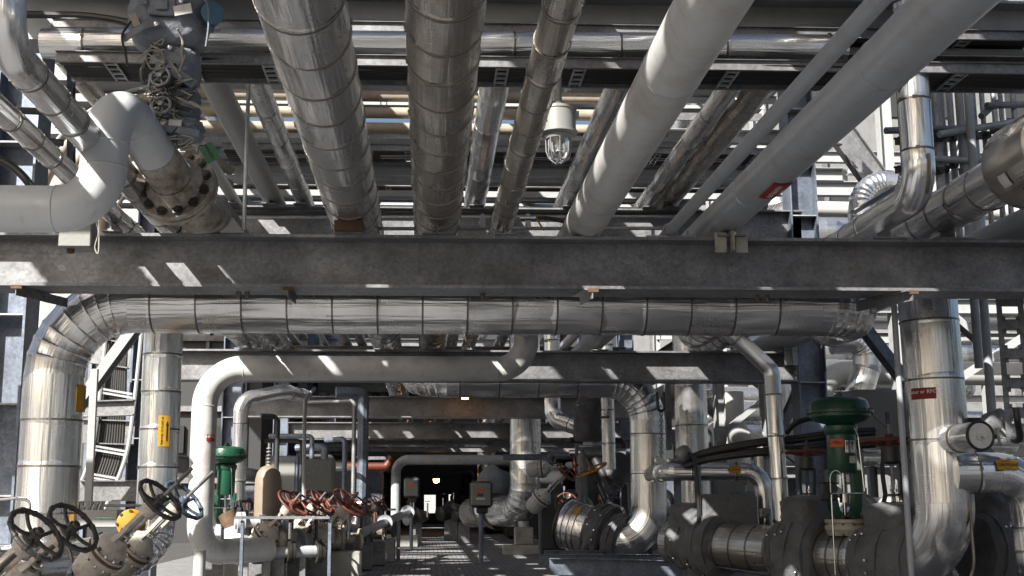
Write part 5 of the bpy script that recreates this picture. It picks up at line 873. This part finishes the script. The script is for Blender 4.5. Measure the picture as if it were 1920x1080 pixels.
for i, (a, b_, Y_, h) in enumerate([((1560, 225), (1700, 420), 20, .9), ((1590, 320), (1700, 330), 24, .3), ((1600, 400), (1700, 340), 17, .18), ((1750, 370), (1800, 260), 18, .18), ((1690, 170), (1920, 150), 16, .2)]):
    t = thing('frame_member', ['brown grey slab edge running above the second frame column', 'pale walkway edge past the second frame column', 'pale slanting member past the second frame column', 'pale slanting member behind the scaffold', 'level member at the top of the scaffold'][i], 'beam', P(*a, Y_)); B = MB(); B.ibeam(P(*a, Y_), P(*b_, Y_), h*.5, .2, .012, .016); B.build('girder', 'galv' if i == 0 else 'steel_white', t)
t = thing('process_building', 'pale steel clad building closing the view behind the right hand frames', 'building', (30, 58, 0)); B = MB(); B.box((31, 60, 15), (42, 4, 30)); B.build('wall', 'bg_wall', t)
for k in range(6):
    for j in range(5): B = MB(); B.box((14+k*5.5, 57.96, 3+j*4.6), (3.2, .12, 1.8)); B.build('louvre', 'dark_gear', t)
for k in range(14):
    B = MB(); B.box((11+k*3, 57.9, 15), (.22, .3, 30)); B.build('mullion', 'galv', t)
# distant clutter low on the right, between the frames
kinds = ['motor', 'pump', 'tank', 'skid']
for i in range(26):
    Y_ = rnd.uniform(20, 44); px = rnd.uniform(1380, 1930) if i % 2 else rnd.uniform(1000, 1330); 
    if px < 1340: Y_ = rnd.uniform(27, 50)
    x = X(px, Y_, 900); r = rnd.uniform(.18, .45); z = rnd.uniform(.35, .9); L_ = rnd.uniform(.5, 1.3)
    t = thing(['electric_motor', 'process_pump', 'storage_vessel', 'filter_housing'][i % 4], f'{["grey", "pale", "silver", "dark", "blue grey"][i%5]} {["ribbed motor", "small pump", "lying vessel", "filter pot"][i%4]} {"right of the slim upright" if i % 2 else "between the centre uprights"}, about {int(Y_)} metres back', 'equipment', (x, Y_, 0), 'low machinery in the background')
    d = V((rnd.uniform(-1, 1), rnd.uniform(-.5, .5), 0)).normalized() if i % 4 != 3 else V((0, 0, 1)); mt = ['box_grey', 'white_paint', 'alu', 'dark_gear', 'galv_blue'][i % 5]
    pr = [(-L_/2, r*.5), (-L_/2+.05, r*.95), (-L_*.3, r), (-L_*.28, r*1.18), (-L_*.2, r*1.18), (-L_*.18, r), (L_*.3, r), (L_*.31, r*1.15), (L_*.36, r*1.15), (L_*.38, r*.8), (L_/2, r*.7)]
    MB().lathe((x, Y_, z+r), d, pr, 22).build('body', mt, t); B = MB(); B.box((x, Y_, z/2), (r*1.2, r*1.2, z)); B.box((x, Y_, .05), (r*2.4, r*2, .1)); B.build('base', 'galv', t)
    B = MB(); B.cyl((x+.1, Y_-.1, z+r), (x+.1, Y_-.1, z+r*2+rnd.uniform(.2, .9)), .045, 10); B.box((x+.1, Y_-.12, z+2*r+.1), (.16, .14, .16)); B.build('nozzle', rnd.choice(['galv', 'dark_gear', 'white_paint']), t)
# uprights, small lines behind the middle distance
for i in range(34):
    left = i % 3 == 0; Y_ = rnd.uniform(19.5, 42); px = rnd.uniform(425, 720) if left else rnd.uniform(1005, 1330)
    if not left and Y_ < 23: Y_ += 4
    x = X(px, Y_, 850); r = rnd.choice([.03, .045, .07, .11]); mt = rnd.choice(['galv', 'galv_blue', 'grey_paint', 'dark_gear', 'dark_gear'])
    t = thing('upright_line', f'{"thin" if r < .04 else "slim" if r < .06 else "medium" if r < .1 else "stout"} {mt.replace("_", " ").replace("galv", "galvanised")} upright tube {"behind the panel box side" if left else "between the centre right uprights"}, {int(Y_*10)/10} metres back', 'tube', (x, Y_, 0), 'upright tubes in the middle distance')
    B = MB(); h = rnd.uniform(1.8, 3.3); B.tube(smooth_path([(x, Y_, .02), (x, Y_, h), (x+rnd.uniform(-1.2, 1.2), Y_+rnd.uniform(-.2, .6), h), ], .12), r, 10); B.build('tube', mt, t)
    if i % 2: c = V((x, Y_, rnd.uniform(.8, 1.8))); B = MB(); B.lathe(c, (0, 0, 1), [(-.1, r*2), (-.07, r*2), (-.069, r), (-.02, r*1.8), (.02, r*1.8), (.069, r), (.07, r*2), (.1, r*2)], 14); B.cyl(c, c+V((0, -.25, 0)), .02, 8); B.torus(c+V((0, -.25, 0)), (0, 1, 0), .09, .014, 18, 6); B.build('inline_valve', rnd.choice(['rust', 'galv', 'red_paint']), t)
for i, (px, Y_, w_, h) in enumerate([(1032, 26, .5, 1.9), (1210, 28, .9, 2.0), (1380, 30, 1.2, 1.8), (1480, 26, .9, 1.6), (470, 24, .6, 1.4), (530, 30, .8, 2.2), (640, 34, .9, 2.2), (690, 40, 1.0, 2.3)]):
    x = X(px, Y_, 900); t = thing('equipment_cabinet', f'grey cabinet standing {["left of the yellow wheel", "behind the centre right pipe", "behind the slim caution pipe", "behind the slim upright", "behind the smaller green valve", "behind the tan vessel", "right of the panel box", "beside the arched pipe"][i]}', 'cabinet', (x, Y_, 0), 'grey cabinets'); B = MB(); B.rbox((x, Y_, h/2+.1), (w_, .5, h), .02); B.build('housing', ['dark_gear', 'galv', 'galv_blue'][i % 3], t); B = MB(); B.rbox((x-.02, Y_-.26, h/2+.1), (w_*.86, .03, h*.88), .01); B.build('door', ['dark_gear', 'galv_blue', 'box_grey'][i % 3], t)
    B = MB(); B.bar((x-w_*.35, Y_-.30, h/2), (x-w_*.35, Y_-.30, h/2+.18), .02, .02); B.build('handle', 'dark_steel', t)
# ---------------------------------------------------------------- far end of the passage, added wall and plates that darken it
Yw = 66; za = lambda py: Z(py, Yw)
t = thing('dark_end_wall', 'added dark wall with two doorways, standing in for shade at the passage end', 'building', (0, Yw, 0)); xa, xb, xc, xd = X(797, Yw), X(818, Yw), X(842, Yw), X(860, Yw)  # dark wall added in place of the deep shade at the far end
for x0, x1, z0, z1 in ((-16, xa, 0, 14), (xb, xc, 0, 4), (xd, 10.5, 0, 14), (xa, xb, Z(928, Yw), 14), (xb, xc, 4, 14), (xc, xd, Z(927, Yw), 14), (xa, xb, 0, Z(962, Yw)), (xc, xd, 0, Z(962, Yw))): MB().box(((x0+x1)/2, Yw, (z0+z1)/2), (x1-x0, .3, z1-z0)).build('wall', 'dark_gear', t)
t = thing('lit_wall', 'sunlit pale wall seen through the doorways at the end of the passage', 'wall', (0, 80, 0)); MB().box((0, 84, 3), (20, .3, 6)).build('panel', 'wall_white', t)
c = P(818, 898, 47); t = thing('passage_lamp', 'small glowing orange lamp hanging deep in the dark passage', 'lamp', c); B = MB(); B.lathe(c, (0, 0, 1), [(-.16, .02), (-.13, .10), (-.02, .12), (0, .12)], 16); B.build('globe', 'lamp_glow', t); B = MB(); B.lathe(c, (0, 0, 1), [(0, .15), (.12, .13), (.16, .03), (.7, .02)], 16); B.build('housing', 'dark_gear', t)
c = P(872, 746, 24.6); t = thing('warning_light', 'small glowing orange light just under the pipe behind the second beam', 'lamp', c); B = MB(); B.rbox(c, (.14, .1, .05), .01); B.build('lens', 'lamp_glow', t)
for i, y in enumerate([43.5+3.2*k for k in range(7)]):  # plates added overhead to shade the far passage
    t = thing('shade_deck', 'solid plate added above the passage to keep it dark', 'deck', (0.8, y, T2+.7), 'added shading plates above the passage'); MB().box((.8, y, T2+.75), (10.6, 3.17, .05)).build('plate', 'galv', t)
for i, (y, z) in enumerate([(37, ZT-.35), (40, ZT-.45), (46, ZT-.5), (49, ZT-.4), (55, ZT-.5), (58, ZT-.4)]):
    tray(f'{["first", "second", "third", "fourth", "fifth", "last"][i]} dim tray crossing the dark passage', XL, XR, y, y+.6, z, group='trays crossing the dark passage', cables=3)
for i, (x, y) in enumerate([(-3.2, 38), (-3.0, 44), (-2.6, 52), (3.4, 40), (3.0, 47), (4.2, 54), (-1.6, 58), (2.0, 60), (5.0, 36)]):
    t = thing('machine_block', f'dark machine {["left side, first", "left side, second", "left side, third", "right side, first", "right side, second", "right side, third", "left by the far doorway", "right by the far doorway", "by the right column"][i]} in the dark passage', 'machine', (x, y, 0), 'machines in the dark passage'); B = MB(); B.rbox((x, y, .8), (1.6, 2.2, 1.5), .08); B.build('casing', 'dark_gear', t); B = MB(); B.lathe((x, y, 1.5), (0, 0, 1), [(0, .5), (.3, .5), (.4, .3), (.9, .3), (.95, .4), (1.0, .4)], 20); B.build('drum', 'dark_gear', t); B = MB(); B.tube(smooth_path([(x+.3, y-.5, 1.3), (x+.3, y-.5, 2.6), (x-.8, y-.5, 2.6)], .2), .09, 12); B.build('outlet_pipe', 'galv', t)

for x, y0, y1, nm in ((-6.6, 48, 66, 'left'), (8.4, 44, 66, 'right')):  # dark blocks added to stop side light entering the passage
    t = thing('side_blocker', f'added dark block keeping light out of the {nm} side of the far passage', 'shed', (x, y0, 0)); MB().box((x, (y0+y1)/2, 2.2), (4.6, y1-y0, 4.4)).build('wall', 'dark_gear', t); B = MB(); B.box((x, (y0+y1)/2, 4.45), (4.8, y1-y0+.2, .1)); B.build('roof', 'galv', t); B = MB(); B.box((x, y0-.03, 1.05), (1.2, .06, 2.1)); B.build('door', 'galv_blue', t)

for o in list(C.objects):
    if 'label' in o and len(o['label'].split()) > 16: print('LONG', o['label'])

t = thing('shade_backdrop', 'added dark block standing in for shade behind the panel box', 'building', (-7.6, 36, 0)); B = MB(); B.box((-7.7, 41, 4.2), (5.6, 10, 8.4)); B.build('wall', 'dark_gear', t); B = MB(); B.box((-7.7, 41, 8.5), (6, 10.4, .2)); B.build('roof', 'galv', t)  # dark colour stands in for shade left of the passage
for k in range(5): B = MB(); B.box((-10+k*1.15, 35.95, 4.2), (.1, .12, 8.3)); B.build('mullion', 'galv_blue', t)
for k in range(3): B = MB(); B.box((-7.7, 35.9, 1.8+k*2.1), (5.6, .16, .16)); B.build('rail', 'galv', t)
for k in range(3): B = MB(); B.box((-9.3+k*1.7, 35.93, 3.0), (.9, .1, .8)); B.build('louvre', 'black', t)

for (xx, zz, rr, root) in ((xD, zD, .23, pd), (xE, zE, .205, pe), (xF, zF, .095, pf)):
    for k in range(9):
        y_ = 4.6+k*.62; a_ = -PI/2+(.95 if root is not pf else .9)
        for j in range(4): c = V((xx+math.cos(a_)*(rr+.002), y_+j*.13, zz+math.sin(a_)*(rr+.002))); MB().lathe(c, V((math.cos(a_), 0, math.sin(a_))), [(0, .006), (.003, .006), (.005, .003)], 8).build('screw', 'strap', root)

low = ['squat dark gearbox', 'dark ribbed pump', 'low dark pipe manifold', 'dark finned motor', 'dark filter block', 'low dark drain pot', 'dark lube skid', 'dark strainer body', 'dark coupling guard', 'dark seal pot']
where = ['under the smaller green valve', 'below the tan vessel', 'behind the leftmost red wheel', 'under the panel box', 'right of the panel box post', 'behind the rail post', 'before the arched pipe', 'behind the low flanged pipe', 'left of the walkway edge', 'by the foot of the grey downpipe']
for i in range(10):
    px = [440, 492, 530, 590, 640, 610, 690, 520, 668, 452][i]; Y_ = [19.5, 19.2, 20.6, 21.5, 21.8, 18.6, 24.5, 18.9, 23.2, 22.5][i]; x = X(px, Y_, 1000); r = .16+.03*(i % 4)
    t = thing('process_pump', low[i]+' '+where[i], 'equipment', (x, Y_, 0), 'low dark machinery left of the walkway'); d = V((1, .3*((i % 3)-1), 0)).normalized()
    MB().lathe((x, Y_, .45+r), d, [(-.5, r*.6), (-.48, r), (-.2, r), (-.18, r*1.25), (-.12, r*1.25), (-.10, r), (.2, r), (.22, r*1.2), (.26, r*1.2), (.28, r*.5), (.5, r*.45), (.52, r*.8), (.56, r*.8)], 22).build('casing', ['dark_gear', 'galv', 'stained'][i % 3], t)
    B = MB(); B.rbox((x, Y_, .24), (1.1, .5, .46), .02); B.build('base', ['galv', 'concrete'][i % 2], t)
    for k in range(4):
        e = V((x-.4+k*.25, Y_-.12*(k % 2), .45+r)); B = MB(); B.tube(smooth_path([e, e+V((0, 0, r+.15+.1*((i+k) % 3))), e+V((.2*(1 if k % 2 else -1), -.05, r+.15+.1*((i+k) % 3)))], .04, 4), .022, 8); B.build('small_tube', ['chrome', 'galv', 'dark_gear', 'rust'][(i+k) % 4], t)
    e = V((x+.1, Y_-.2, .5+2*r)); B = MB(); B.torus(e, (.3, -1, .4), .08, .012, 20, 6); B.cyl(e, e+V((-.02, .2, -.1)), .018, 8); B.cyl(e+V((-.07, 0, 0)), e+V((.07, 0, 0)), .008, 6); B.build('handwheel', ['red_paint', 'dark_gear'][i % 2], t)
